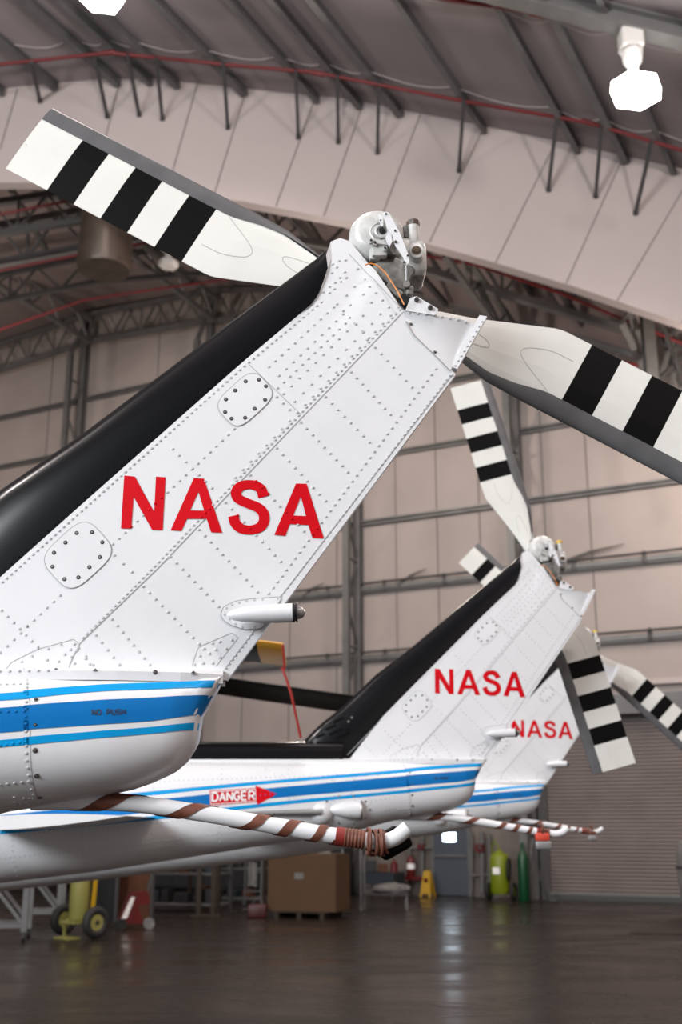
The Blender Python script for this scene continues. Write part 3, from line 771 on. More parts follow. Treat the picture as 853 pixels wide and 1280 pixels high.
# rotation about +Y by a turns +x towards -z: right-hand blade of the first one points down right
e1 = -er; a1 = math.atan2(-e1.z, e1.x)
def ang_from(i, p, q):
    a_, b_ = loc(*p, i, RC.y), loc(*q, i, RC.y); d = b_-a_; return math.atan2(-d.z, d.x)
h1 = make_heli(0, 'white helicopter tail nearest the camera, its big red lettering largest', a1, 'pad')
h2 = make_heli(1, 'middle helicopter tail of the row, with the red danger arrow on its boom', ang_from(1, (610, 572), (741, 943))+math.radians(1.6), 'lock')
h3 = make_heli(2, 'farthest helicopter tail, mostly hidden behind the middle one', ang_from(2, (600, 700), (842, 921)), 'lock2')
print('RC', RC, 'ZB', ZB, 'x_end', x_end)

# main rotor blades above the booms of the second and third helicopters, with a tie-down strap
def main_blade(i, parent, left, right, yel, y0, chord=.52, drop=.07):
    a, b = loc(*left, i, y0), loc(*right, i, y0); mb = MB(); mb.mat(M_blackm); d = (b-a)
    def sec(t):
        c = a+d*t; out = []
        for k in range(16):
            an = 2*PI*k/16; cc = (1-math.cos(an))/2; th = .035*math.sqrt(cc)*(1-cc)*2*(1 if math.sin(an) > 0 else -1)
            out.append(c+Vector((0, chord*cc, -drop*cc+th)))
        return out
    T = [-4+ (yel+4)*k/6 for k in range(7)] if True else []
    rows = [sec(t) for t in T]; mb.grid(rows, close=True); mb.add(rows[0], [tuple(range(16))])
    if yel >= 1: mb.add(rows[-1], [tuple(range(16))])
    o = mb.build('main_rotor_blade', parent, True)
    if yel < 1:
        y = MB(); y.mat(M_bladey); rows = [sec(yel), sec(1)]; y.grid(rows, close=True); y.add(rows[-1], [tuple(range(16))]); y.build('yellow_tip', o, True)
    return b
tipb = main_blade(1, h2, (240, 791), (354, 805), .71, -.25)
main_blade(2, h3, (275, 846), (450, 871), 1, -.25, .52, .12)
st = MB(); st.mat(M_strapr); st.tube([loc(353, 834, 1, -.2), loc(364, 866, 1, -.2), loc(376, 922, 1, -.13)], .010, 6)
st.tube([loc(354, 806, 1, -.27), loc(356, 836, 1, -.2)], .008, 6); st.build('tie_down_strap', h2)
# ================================================================== THE HANGAR
M_floor = mat('polished_concrete', (.027, .0195, .016), .15, noise=.6, nscale=.55, bump=.06, bscale=2.2)
M_wall = mat('insulated_wall', (.34, .295, .275), .6, noise=.14, nscale=.5, bump=.25, bscale=.9)
M_header = mat('header_sheet', (.43, .375, .365), .6, noise=.06, nscale=.4, bump=.1, bscale=1)
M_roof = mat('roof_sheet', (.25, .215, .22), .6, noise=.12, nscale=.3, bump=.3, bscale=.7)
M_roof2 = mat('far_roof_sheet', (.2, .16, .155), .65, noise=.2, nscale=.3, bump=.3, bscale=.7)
M_steel = mat('grey_steel', (.13, .13, .13), .5, .2, noise=.2, nscale=2)
M_steell = mat('galvanised_steel', (.15, .15, .145), .45, .3, noise=.2, nscale=3)
M_steeld = mat('dark_steel', (.055, .055, .055), .55, .2)
M_pipe = mat('red_pipe', srgb(98, 12, 17), .45)
M_line = mat('sheet_joint', (.16, .14, .135), .8)
M_shutter = mat('rolling_shutter', (.19, .155, .145), .5, noise=.15, nscale=1.5)
M_door = mat('blue_grey_door', (.05, .06, .078), .45)
M_glow = mat('daylit_glass', (.75, .88, 1.0), .3, emit=9)
M_lamp = mat('lamp_glass', (1, .95, .92), .3, emit=14)
M_lampw = mat('lamp_housing', (.55, .54, .52), .4)
M_drum = mat('bronze_drum', (.075, .055, .042), .4, .3, noise=.4, nscale=2)
M_card = mat('cardboard', srgb(74, 50, 25), .75, noise=.12, nscale=3)
M_cardd = mat('brown_board', srgb(78, 42, 18), .75, noise=.3, nscale=3)
M_wood = mat('pallet_wood', srgb(44, 32, 21), .8, noise=.3, nscale=8)
M_rubber = mat('tyre_rubber', (.01, .01, .01), .7)
M_yel = mat('safety_yellow', srgb(166, 130, 8), .5)
M_cream = mat('cream_yellow', srgb(128, 124, 66), .5)
M_lime = mat('lime_green', srgb(108, 122, 12), .45)
M_green = mat('cylinder_green', srgb(5, 62, 34), .35)
M_redp = mat('machine_red', srgb(84, 9, 11), .4)
M_cloth = mat('grey_cloth', (.16, .155, .15), .9, noise=.3, nscale=8)
M_whitep = mat('plain_white', (.25, .25, .25), .5)
M_dark = mat('dark_clutter', (.008, .008, .009), .6)
M_blued = mat('dark_blue', (.012, .018, .026), .5)

def mb_box8(mb, a, b, c, d, dv):   # quad extruded
    a, b, c, d = map(Vector, (a, b, c, d)); dv = Vector(dv)
    mb.add([a, b, c, d, a+dv, b+dv, c+dv, d+dv], [(0,1,2,3),(4,5,6,7),(0,1,5,4),(1,2,6,5),(2,3,7,6),(3,0,4,7)])
def wn(px, n, off=0): return on_wall(px, 1035-n*(2350+px), off)
def wu(px): return on_wall(px, 1000).dot(U)
def wuv(u, z, off=0): return U*u + V*(VW-off) + Z*z
uL, uR = wu(-420), wu(1720)

nt = M_floor.node_tree; bs_ = nt.nodes['Principled BSDF']; tc = nt.nodes.new('ShaderNodeTexCoord'); mp = nt.nodes.new('ShaderNodeMapping'); mp.inputs['Scale'].default_value = (.22, .55, 1); mp.inputs['Rotation'].default_value = (0, 0, .35)
n1 = nt.nodes.new('ShaderNodeTexNoise'); n1.inputs['Scale'].default_value = 1.6; n1.inputs['Detail'].default_value = 9; n1.inputs['Roughness'].default_value = .68; n1.inputs['Distortion'].default_value = .8
cr = nt.nodes.new('ShaderNodeValToRGB'); cr.color_ramp.elements[0].position = .38; cr.color_ramp.elements[1].position = .66; cr.color_ramp.elements[0].color = (.0085, .006, .005, 1); cr.color_ramp.elements[1].color = (.038, .027, .0215, 1)
rr = nt.nodes.new('ShaderNodeMapRange'); rr.inputs['From Min'].default_value = .35; rr.inputs['From Max'].default_value = .65; rr.inputs['To Min'].default_value = .38; rr.inputs['To Max'].default_value = .13
nt.links.new(tc.outputs['Object'], mp.inputs['Vector']); nt.links.new(mp.outputs['Vector'], n1.inputs['Vector']); nt.links.new(n1.outputs['Fac'], cr.inputs['Fac']); nt.links.new(cr.outputs['Color'], bs_.inputs['Base Color']); nt.links.new(n1.outputs['Fac'], rr.inputs['Value']); nt.links.new(rr.outputs['Result'], bs_.inputs['Roughness'])
bs_.inputs['Specular IOR Level'].default_value = .3
fl = MB(); fl.mat(M_floor); fl.add([(-60, -14, 0), (45, -14, 0), (45, 60, 0), (-60, 60, 0), (-60, -14, -.3), (45, -14, -.3), (45, 60, -.3), (-60, 60, -.3)], [(0,1,2,3),(7,6,5,4),(0,4,5,1),(1,5,6,2),(2,6,7,3),(3,7,4,0)]); struct('floor', fl)

# header band and roof
YB = 23.0
btop = [on_y(x, y, YB) for x, y in ((-60, 119), (0, 111), (68, 104), (130, 99), (190, 98), (306, 111), (430, 123), (604, 157), (718, 181), (853, 211))]
bbot = [on_y(x, y, YB) for x, y in ((-60, 227), (0, 228), (68, 228), (130, 232), (190, 240), (306, 252), (430, 276), (604, 324), (718, 358), (853, 404))]
sl = (btop[-1].z-btop[-3].z)/(btop[-1].x-btop[-3].x); slb = (bbot[-1].z-bbot[-3].z)/(bbot[-1].x-bbot[-3].x)
btop = [Vector((-30, YB, btop[0].z-.12*(btop[0].x+30)))]+btop+[Vector((23, YB, btop[-1].z+sl*(23-btop[-1].x)))]
bbot = [Vector((-30, YB, bbot[0].z-.5))]+bbot+[Vector((23, YB, bbot[-1].z+slb*.8*(23-bbot[-1].x)))]
def zt_(x): return interp([(p.x, p.z) for p in btop], x)
def zb_(x): return interp([(p.x, p.z) for p in bbot], x)
hd = MB(); hd.mat(M_header); dv = Vector((0, .3, 0))
hd.grid([btop, bbot]); hd.grid([[p+dv for p in btop], [p+dv for p in bbot]]); hd.grid([bbot, [p+dv for p in bbot]])
hd.mat(M_line)
for (a, b), (c, d) in (((22,111),(0,187)),((150,100),(118,228)),((247,103),(208,243)),((308,112),(267,246)),((395,120),(345,258)),((455,128),(405,270)),((526,142),(471,288)),((605,159),(537,303)),((696,176),(620,328)),((780,194),(708,354)),((868,214),(772,378)),((853+100,236),(853,404))):
    p, q = on_y(a, b, YB-.004), on_y(c, d, YB-.004); q.z = max(q.z, zb_(q.x)); p.z = min(p.z, zt_(p.x)); hd.bar(p, q, .024, .02, up=Vector((0, 1, 0)))
for a, b in (((560,228),(853,330)), ((60,165),(240,170))): pass
struct('wall_header', hd)
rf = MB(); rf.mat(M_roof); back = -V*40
rf.grid([btop, [p+back for p in btop]]); rf.grid([[p+Z*.25 for p in btop], [p+back+Z*.25 for p in btop]]); 
rf.mat(mat('roof_strap', (.42, .38, .38), .6)); PX = [-70, 4, 70, 147, 188, 222, 306, 397, 450, 500, 604, 718, 775, 833, 925, 985, 1075, 1170, 1230]
for a, b in zip(PX, PX[1:]):
    xa, xb = on_y(a, 100, YB-.1).x, on_y(b, 100, YB-.1).x
    for t in (1.6, 5.2, 8.8, 12.4):
        pts = []
        for k in range(7):
            f_ = k/6; x = lerp(xa, xb, f_); tt = t-.28*math.sin(f_*PI)+.1*f_; pts.append(Vector((x, YB, zt_(x)-.03))-V*tt)
        rf.tube(pts, .012, 5)
struct('ceiling', rf)
# purlins of the near roof
for k, px in enumerate([-70, 4, 70, 147, 188, 222, 306, 397, 450, 500, 604, 718, 775, 833, 925, 985, 1075, 1170, 1230, 1330]):
    p = on_y(px, 100, YB-.1); x = p.x
    if x < 22:
        m = MB(); m.mat(M_steel); e = Vector((x, YB-.05, zt_(x)-.14)); w = (.16, .11, .13)[k % 3]
        s_ = e-V*(31 if x < 14 else 16); m.ibeam(s_, e, w, .24); m.bar(e+V*-.02, e, w*1.1, .2)
        o = m.build('roof_purlin'); tag(o, kind='structure')
# sprinkler pipes below the near roof
def pipe_thing(name, label, pts, r, cat='pipe', couplings=()):
    m = MB(); m.mat(M_pipe); m.tube(pts, r, 10)
    t = m.build(name, None, True); tag(t, label, cat)
    for c in couplings:
        c = Vector(c); j = min(range(len(pts)-1), key=lambda j: (pts[j].lerp(pts[j+1], .5)-c).length); d = (pts[j+1]-pts[j]).normalized()
        m = MB(); m.mat(M_pipe); m.tube([c-d*.14, c+d*.14], r*1.45, 10); m.build('coupling', t, True)
    return t
PY = 21.6
pipe_thing('sprinkler_pipe', 'long dark red pipe bent at the ridge, running in front of the white header', [on_y(x, y, PY) for x, y in ((-300, 112), (0, 80.5), (136, 66), (280, 80.5), (398, 91), (420, 95.5), (582, 127), (735, 153), (853, 188), (1100, 250))], .042, couplings=[on_y(136, 66, PY), on_y(398, 92, PY), on_y(735, 153, PY)])
rods = [((39,83),(50,126)),((118,76),(134,145)),((159,73),(174,143)),((195,76),(203,148)),((279,83),(285,159)),((370,93),(373,171)),((422,98),(423,177)),((474,107),(472,190)),((580,129),(574,213)),((697,149),(686,237)),((753,160),(745,245)),((816,180),(795,266)),((905,200),(880,292))]
for (a, b), (c, d) in rods:
    m = MB(); m.mat(M_steeld); p = on_y(a, b, PY-.05); q = on_y(c, d, YB-.03); m.bar(p+Z*.1, q, .075, .075); m.bar(q-Vector((0, 0, .05)), q+Vector((0, .03, .05)), .1, .1)
    tag(m.build('flange_brace'), kind='structure')
# nearer roof beam with second pipe
m = MB(); m.mat(M_steel); BY = 17.6
bl = [on_y(x, y, BY) for x, y in ((520, -38), (853, 43), (1100, 103))]
for a, b in zip(bl, bl[1:]): m.ibeam(a, b, .3, .42, t=.05)
m.mat(M_steell); 
for a, b in zip(bl, bl[1:]): m.bar(a+Vector((0, -.05, -.24)), b+Vector((0, -.05, -.24)), .34, .06)
tag(m.build('roof_beam'), kind='structure')
pipe_thing('sprinkler_pipe', 'short stretch of red pipe under the grey beam by the bright lamp', [on_y(x, y, BY+.5) for x, y in ((480, -12), (560, -1), (645, 12), (760, 36), (853, 58), (1050, 105))], .042, couplings=[on_y(671, 18, BY+.5)])
m = MB(); m.mat(M_steeld)
for a, b in (((760, 14), (800, -6)), ((853, -20), (842, 30))): m.bar(on_y(*a, BY), on_y(*b, BY), .07, .07)
tag(m.build('roof_bracing'), kind='structure')

# back wall with a gable top, panel joints and girts
wt = [(-420, 560), (0, 434), (116, 389), (225, 374), (300, 364), (480, 372), (660, 418), (853, 474), (1000, 505), (1720, 520)]
topw = [on_wall(x, y) for x, y in wt]
wl = MB(); wl.mat(M_wall); wl.grid([topw, [Vector((p.x, p.y, -.02)) for p in topw]]); wl.grid([[p+V*.25 for p in topw], [Vector((p.x, p.y, -.02))+V*.25 for p in topw]]); wl.grid([topw, [p+V*.25 for p in topw]])
wl.mat(M_line)
def ztw(u): return interp([(p.dot(U), p.z) for p in topw], u)
for px in (25, 67, 172, 240, 300, 360, 421, 500, 555, 612, 700, 760):
    u_ = wu(px); wl.bar(wuv(u_, 0 if px < 680 else 5.4, .012), wuv(u_, ztw(u_)-.2, .012), .02, .03, up=V)
wl.mat(mat('dim_dado', (.15, .125, .11), .6, noise=.35, nscale=.8)); uu = [wu(-420), wu(681)]  # lower wall's fall in light put into a darker, mottled band
wl.bar(wuv(uu[0], 1.3, .02), wuv(uu[1], 1.3, .02), .035, 2.55)
struct('wall_back', wl)
for k, n in enumerate((.0755, .106, .136, .165, .192, .218)):
    m = MB(); m.mat(M_steell); z = wn(500, n).z; u0, u1 = uL, uR
    # stop at the sloping wall top
    while z > ztw(u1)-.3 and u1 > u0+1: u1 -= .25
    while z > ztw(u0)-.3 and u0 < u1-1: u0 += .25
    m.bar(wuv(u0, z, .12), wuv(u1, z, .12), .15, .06 if k not in (0, 1) else .12); m.mat(M_steel); m.bar(wuv(u0, z-.09, .08), wuv(u1, z-.09, .08), .12, .07)
    if k in (0, 1):
        m.mat(M_steeld); m.tube([wuv(u0, z+.14, .25), wuv(u1, z+.14, .25)], .035, 6)
        q = u0+1
        while q < u1: m.bar(wuv(q, z-.1, .2), wuv(q, z+.2, .2), .06, .1); q += 1.9
    tag(m.build('wall_girt'), kind='structure')
for (a, b), (c, d) in (((697,705),(780,680)), ((497,731),(533,711)), ((378,746),(405,729))):
    m = MB(); m.mat(M_steell); p, q = on_wall(a, b, .2), on_wall(c, d, .1); m.tube([p, p.lerp(q, .5)+Z*.06, q], [.05, .04, .01], 6); tag(m.build('wall_brace'), kind='structure')
# lattice columns
def column(px, gap=.75, ztop=None, foot=0):
    u_ = wu(px); m = MB(); m.mat(M_steel); zt = min(ztw(u_)-.9, 99); m.ibeam(wuv(u_, foot, .2), wuv(u_, zt+.8, .2), .22, .2, up=V)
    m.mat(M_steell); zi = zt-1.2
    m.ibeam(wuv(u_, foot, .2+gap), wuv(u_, zi, .2+gap), .2, .16, up=V); m.bar(wuv(u_, zi, .2+gap), wuv(u_, zt+.4, .25), .14, .1)
    m.mat(M_steel); z = foot+.3; k = 0
    while z+1.3 < zi:
        a, b = (.2, .2+gap) if k % 2 else (.2+gap, .2); m.bar(wuv(u_, z, a), wuv(u_, z+1.3, b), .07, .07); z += 1.3; k += 1
        if k % 2: m.bar(wuv(u_, z, .2), wuv(u_, z, .2+gap), .06, .06)
    tag(m.build('wall_column'), kind='structure'); return u_
for px in (-145, 74, 248, 453, 669, 1060): column(px)
# taller free column at the right, closer to the camera
m = MB(); m.mat(M_steell); p = on_y(822, 560, 26.0); m.ibeam(Vector((p.x, 26, p.z)), Vector((p.x, 26, on_y(812, 394, 26).z+.5)), .28, .3, up=Vector((0, 1, 0)), t=.03); tag(m.build('wall_column'), kind='structure')
m = MB(); m.mat(M_steeld)
for k, (a, b, c, d) in enumerate([(826,400,853,470),(853,396,826,470),(830,430,875,440),(822,478,870,430),(845,380,840,520),(860,380,862,520),(826,420,860,500),(835,500,870,470)]):
    m.mat((M_steeld, M_steel, M_steeld)[k % 3]); m.bar(on_y(a, b, 26.3+.1*k), on_y(c, d, 26.6+.1*k), .1, .1)
tag(m.build('roof_bracing'), kind='structure')
# far bay ceiling: from the header to the back wall
cols = [-420, -60, 0, 116, 225, 300, 480, 660, 853, 1000, 1720]
fr = [on_y(x, 100, YB+.3).x for x in cols]; ra = [Vector((min(x, 26), YB+.3, zt_(min(x, 23))+.15)) for x in fr]
ra[0].x = -42; rb = [on_wall(x, interp(wt, x)) for x in cols]
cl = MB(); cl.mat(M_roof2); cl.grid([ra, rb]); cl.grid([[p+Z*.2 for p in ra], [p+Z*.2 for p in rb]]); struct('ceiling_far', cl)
# trusses
def truss(bottom, hgt, w=.12, panel=1.5, mtl=M_steel, web=.06, name='roof_truss'):
    m = MB(); m.mat(mtl); top = [p+Z*hgt for p in bottom]
    for a, b in zip(bottom, bottom[1:]): m.bar(a, b, w, w)
    for a, b in zip(top, top[1:]): m.bar(a, b, w, w)
    L = sum((b-a).length for a, b in zip(bottom, bottom[1:])); n = max(2, int(L/panel)); B_ = resample(bottom, 2*n+1)
    for k in range(2*n): m.bar(B_[k]+Z*(hgt if k % 2 else 0), B_[k+1]+Z*(0 if k % 2 else hgt), web, web)
    for k in range(0, 2*n, 4): m.bar(B_[k], B_[k]+Z*hgt, web, web)
    tag(m.build(name), kind='structure')
P = lambda Y, l: [on_y(x, y, Y) for x, y in l]
truss(P(27.5, [(-120, 352), (0, 329), (98, 311), (250, 286), (400, 305), (529, 337), (595, 357), (674, 380), (810, 421), (930, 455)]), 1.15, .2, 1.6, M_steel, .08)
truss(P(25.2, [(-120, 312), (0, 292), (81, 279), (230, 258)]), .9, .16, 1.4, M_steeld)
truss(P(31, [(-120, 410), (0, 377), (120, 352), (300, 338), (480, 352), (600, 385), (720, 430), (853, 478)]), .9, .13, 1.6, M_steeld)
truss([on_wall(x, y, .5) for x, y in ((-90, 487), (0, 463), (112, 427), (268, 400), (452, 398), (648, 445), (800, 492))], 1.1, .15, 1.3, M_steel, .06)
for (x, y, x2, y2) in ((112, 427, 0, 352), (268, 400, 160, 316), (452, 398, 340, 300), (648, 445, 520, 328), (-90, 487, -200, 400), (820, 490, 700, 350)):
    a = on_wall(x, y, .6); d = V*-1; b = a-V*((a.y-25.0)/V.y); b.z = a.z+.6; truss([a, a.lerp(b, .5), b], .85, .14, 1.4, M_steel, .06)
# diagonal ceiling members in the far bay
for a, b, c, d in ((600,395,640,470),(560,330,620,440),(700,400,760,500),(30,250,200,420),(480,330,560,430),(640,360,690,440),(0,255,60,300),(120,300,240,380)):
    p, q = on_y(a, b, 26.5), on_y(c, d, 30.5); m = MB(); m.mat(M_steeld); p.z += .9; q.z = p.z-.1; m.bar(p, q, .14, .14); tag(m.build('roof_bracing'), kind='structure')
pipe_thing('sprinkler_pipe', 'red pipe high in the far bay, seen behind the hanging drum', P(24.6, [(-60, 282), (0, 268), (81, 252), (91, 250)]), .036)
pipe_thing('sprinkler_pipe', 'red pipe crossing the far bay trusses left of the black fin edge, upper of two', P(27.0, [(-60, 353), (0, 338), (95, 319), (200, 300)]), .036)
pipe_thing('sprinkler_pipe', 'red pipe nearest the top of the back wall, lower of two on the left', P(30.3, [(-60, 440), (0, 412), (105, 375), (211, 359), (264, 352), (340, 340)]), .036)
pipe_thing('sprinkler_pipe', 'red pipe seen just under the white header right of the gearbox', P(26.4, [(525, 318), (595, 331), (700, 366), (806, 410), (870, 436)]), .04)
pipe_thing('sprinkler_pipe', 'red pipe just above the right striped rotor blade', P(26.8, [(690, 430), (760, 448), (812, 460)]), .04)

# side walls, running towards the open front
for nm, u_ in (('wall_left', uL), ('wall_right', uR)):
    m = MB(); m.mat(M_wall); a = wuv(u_, -.02); H = 22; sgn = -1 if nm == 'wall_left' else 1
    mb_box8(m, a, a-V*55, a-V*55+Z*H, a+Z*H, U*(.25*sgn)); struct(nm, m)

# rolling shutter door
u0, u1 = wu(683), wu(1180); zd = on_wall(800, 884).z
m = MB(); m.mat(M_shutter); rows = []; ns = 50; prof = []
for k in range(ns):
    z0 = .12+(zd-.12)*k/ns; h = (zd-.12)/ns
    prof += [(z0, .05), (z0+h*.25, .09), (z0+h*.75, .09), (z0+h*.98, .05)]
m.grid([[wuv(u_, z, o) for z, o in prof] for u_ in (u0, u1)])
d2 = struct('door_2', m)
m = MB(); m.mat(M_steeld); m.bar(wuv(u0, .07, .12), wuv(u1, .07, .12), .12, .14); m.build('bottom_bar', d2)
m = MB(); m.mat(M_steell); m.bar(wuv(u0, .15, .14), wuv(u1, .15, .14), .1, .05); m.build('bottom_seal', d2)
m = MB(); m.mat(M_steeld); 
for u_ in (u0-.08, u1+.08): m.bar(wuv(u_, 0, .15), wuv(u_, zd+.3, .15), .2, .24)
m.build('guide_rail', d2)
m = MB(); m.mat(M_steel); m.bar(wuv(u0-.2, zd+.05, .3), wuv(u1+.2, zd+.05, .3), .5, .5); m.mat(M_header); m.bar(wuv(u0-.2, zd+.62, .1), wuv(u1+.2, zd+.62, .1), .15, .14); m.build('shutter_housing', d2)
# personnel door
u0, u1 = wu(543), wu(585); m = MB(); m.mat(M_door); m.bar(wuv((u0+u1)/2, .03, .08), wuv((u0+u1)/2, 2.12, .08), u1-u0, .06, up=V)
m.mat(M_steel); m.bar(wuv(u0+.04, 1.03, .14), wuv(u1-.04, 1.03, .14), .05, .05); d1 = struct('door_1', m)
m = MB(); m.mat(M_steel)
for u_ in (u0-.04, u1+.04): m.bar(wuv(u_, 0, .07), wuv(u_, 2.2, .07), .09, .12, up=V)
m.bar(wuv(u0-.08, 2.2, .07), wuv(u1+.08, 2.2, .07), .14, .1); m.build('door_frame', d1)
m = MB(); m.mat(M_glow); a, b = on_wall(554, 1041, .12), on_wall(570, 1052, .12); m.bar(wuv((a.dot(U)+b.dot(U))/2, b.z, .12), wuv((a.dot(U)+b.dot(U))/2, a.z, .12), (b-a).dot(U), .01, up=V); m.build('door_pane', d1)

# ------------------------------------------------------------------ things along the back wall
def w_box(m, px0, py0, px1, py1, off, t): 
    a, b = on_wall(px0, py0, off), on_wall(px1, py1, off); c = (a+b)/2; m.bar(Vector((c.x, c.y, b.z)), Vector((c.x, c.y, a.z)), abs((b-a).dot(U)), t, up=V)
for (px, label) in ((600, 'red alarm box on the wall right of the grey door'), (527, 'red valve box on the pipe left of the grey door')):
    m = MB(); m.mat(M_redp); s_ = 5 if px == 600 else 3.5; w_box(m, px-s_, 1055, px+s_, 1055+2*s_, .25, .15); t = m.build('alarm_box'); tag(t, label, 'alarm box')
    m = MB(); m.mat(M_steeld); w_box(m, px-s_*.4, 1055+s_*.5, px+s_*.4, 1055+s_*1.2, .33, .03); m.build('face_plate', t)
for k, (a, b, c, d, r, lab) in enumerate([(512,1046,512,1110,.035,'thin grey conduit left of the red extinguisher'),(528,1040,528,1112,.05,'grey riser pipe through the small red valve box'),(603,1040,603,1116,.06,'thick grey riser pipe behind the red alarm box'),(590,1040,590,1116,.035,'thin grey conduit beside the door frame'),(612,1042,612,1118,.04,'grey post just left of the lime green extinguisher'),(500,1060,540,1060,.035,'horizontal grey pipe left of the door at eye height'),(588,1094,612,1094,.03,'low horizontal grey pipe right of the door')]):
    m = MB(); m.mat(M_steel); m.tube([on_wall(a, b, .2), on_wall(c, d, .2)], r, 8); tag(m.build('wall_pipe', None, True), lab, 'pipe')
# small wall extinguisher
def extinguisher(px, py, label):
    p = on_wall(px, py, .3); t = thing('fire_extinguisher', label, 'fire extinguisher', p); m = MB(); m.mat(M_redp)
    m.lathe((0, 0, 0), (0, 0, 1), [(0, .09), (.03, .11), (.42, .11), (.5, .07), (.54, .035)], 14); m.build('cylinder', t, True)
    m = MB(); m.mat(M_signw); m.lathe((0, 0, .2), (0, 0, 1), [(0, .112), (.14, .112)], 14); m.build('label_sleeve', t, True)
    m = MB(); m.mat(M_steeld); m.box((0, 0, .57), .05, .05, .08); m.tube(smooth_poly([(.02, 0, .6), (.12, -.03, .55), (.13, -.04, .3)], 4), .014, 6); m.build('valve', t)
extinguisher(514, 1096, 'small red fire extinguisher on the wall left of the grey door')
m = MB(); m.mat(M_redp); w_box(m, 507, 1095, 533, 1100, .3, .25); tag(m.build('wall_shelf'), 'low dark red ledge under the small extinguisher', 'shelf')
# wet floor sign
p = on_floor(535, 1121); t = thing('floor_sign', 'yellow folding caution floor sign left of the grey door', 'sign', p, rz=-A)
for sg in (-1, 1):
    m = MB(); m.mat(M_yel); m.prism([Vector((x, sg*(.16-.14*z/.65), z)) for x, z in ((-.16, 0), (-.10, 0), (-.09, .08), (.09, .08), (.10, 0), (.16, 0), (.10, .62), (.06, .66), (-.06, .66), (-.10, .62))], (0, .015*sg, 0)); m.build('panel', t)
m = MB(); m.mat(M_redp); m.box((0, -.115, .42), .1, .012, .1, Matrix.Rotation(.21, 3, 'X')); m.build('warning_mark', t)
# lime wheeled extinguisher
p = on_floor(626, 1126); k_ = 1.0; t = thing('wheeled_extinguisher', 'lime green wheeled fire extinguisher right of the grey door', 'fire extinguisher', p, rz=-A)
m = MB(); m.mat(M_lime); m.lathe((0, 0, .16), (0, 0, 1), [(0, .2), (.06, .24), (.85, .24), (.95, .19), (1.0, .1), (1.05, .06)], 20); m.build('tank', t, True)
m = MB(); m.mat(M_signw); m.box((0, -.235, .72), .18, .03, .16); m.build('label_plate', t)
for sg in (-1, 1):
    m = MB(); m.mat(M_rubber); m.torus((sg*.33, .08, .22), (1, 0, 0), .17, .05, 20, 8); m.mat(M_lime); m.lathe((sg*.33-.02, .08, .22), (1, 0, 0), [(0, .13), (.04, .13)], 14); m.build('wheel', t, True)
m = MB(); m.mat(M_lime); m.tube([(-.2, .12, .1), (-.2, .14, 1.0), (-.22, .1, 1.25), (-.12, .0, 1.45), (-.04, .06, 1.3), (.02, .1, 1.15), (.2, .14, 1.08)], .025, 8); m.build('frame', t, True)
m = MB(); m.mat(M_rubber); m.torus((.24, .02, .75), (1, .2, 0), .26, .035, 20, 6); m.build('hose', t, True)
# green oxygen cylinder
p = on_floor(656, 1127); t = thing('gas_cylinder', 'tall green gas cylinder beside the rolling shutter door', 'gas cylinder', p)
m = MB(); m.mat(M_green); m.lathe((0, 0, 0), (0, 0, 1), [(0, .12), (.02, .135), (1.02, .135), (1.13, .11), (1.2, .055), (1.24, .045)], 20); m.build('cylinder', t, True)
m = MB(); m.mat(M_green); m.lathe((0, 0, 1.24), (0, 0, 1), [(0, .045), (.05, .05), (.16, .04), (.17, .02)], 12); m.build('valve_cap', t, True)
m = MB(); m.mat(M_signw); m.lathe((0, 0, 1.04), (0, 0, 1), [(0, .125), (.03, .115)], 20); m.build('neck_band', t, True)
p = on_floor(682, 1128); m = MB(); m.mat(M_steeld); m.tube(smooth_poly([p+Vector((-.25, 0, 1.3)), p+Vector((-.15, 0, .8)), p+Vector((.0, 0, .3)), p+Vector((.12, 0, .06)), p+Vector((.3, -.1, .04))], 5), .035, 6); tag(m.build('hanging_cable', None, True), 'dark cable drooping to the floor beside the shutter', 'cable')
# small loose clutter on a low table
p = on_floor(482, 1136); t = thing('low_trolley', 'low dark trolley with thin legs right of the cardboard box', 'trolley', p)
m = MB(); m.mat(M_steeld); m.box((0, 0, .32), 1.0, .6, .04); m.build('deck', t)
for x in (-.47, .47):
    for y in (-.27, .27): m = MB(); m.mat(M_steel); m.bar((x, y, 0), (x, y, 1.15 if x < 0 else .34), .035, .035); m.build('leg', t)
p2 = p+Vector((.12, 0, .34)); m = MB(); m.mat(M_cloth)
bm = bmesh.new(); bmesh.ops.create_icosphere(bm, subdivisions=3, radius=1)
for v in bm.verts: v.co = Vector((v.co.x*.42, v.co.y*.26, max(v.co.z, -.6)*.13+.08))*(1+.12*math.sin(v.co.x*7+v.co.y*9)); 
bm.verts.index_update(); m.add([p2+v.co for v in bm.verts], [[v.index for v in f.verts] for f in bm.faces]); bm.free(); tag(m.build('folded_cloth', None, True), 'pale crumpled dust sheet piled on the low trolley', 'cloth')
def legged_bench(px, py, w, h, d, label, mtl, topt=.05, items=()):
    p = on_floor(px, py); t = thing('work_bench', label, 'bench', p, rz=-A)
    m = MB(); m.mat(mtl); m.box((0, 0, h-topt/2), w, d, topt); m.build('bench_top', t)
    for x in (-w/2+.05, w/2-.05):
        for y in (-d/2+.05, d/2-.05): m = MB(); m.mat(M_steeld); m.bar((x, y, 0), (x, y, h-topt), .05, .05); m.build('leg', t)
    m = MB(); m.mat(M_steeld); m.box((0, 0, h*.35), w-.1, d-.1, .03); m.build('shelf', t)
    return p, t
p, t = legged_bench(478, 1121, 1.0, .62, .7, 'dark blue workbench against the back wall right of the cardboard box', M_blued, .3)
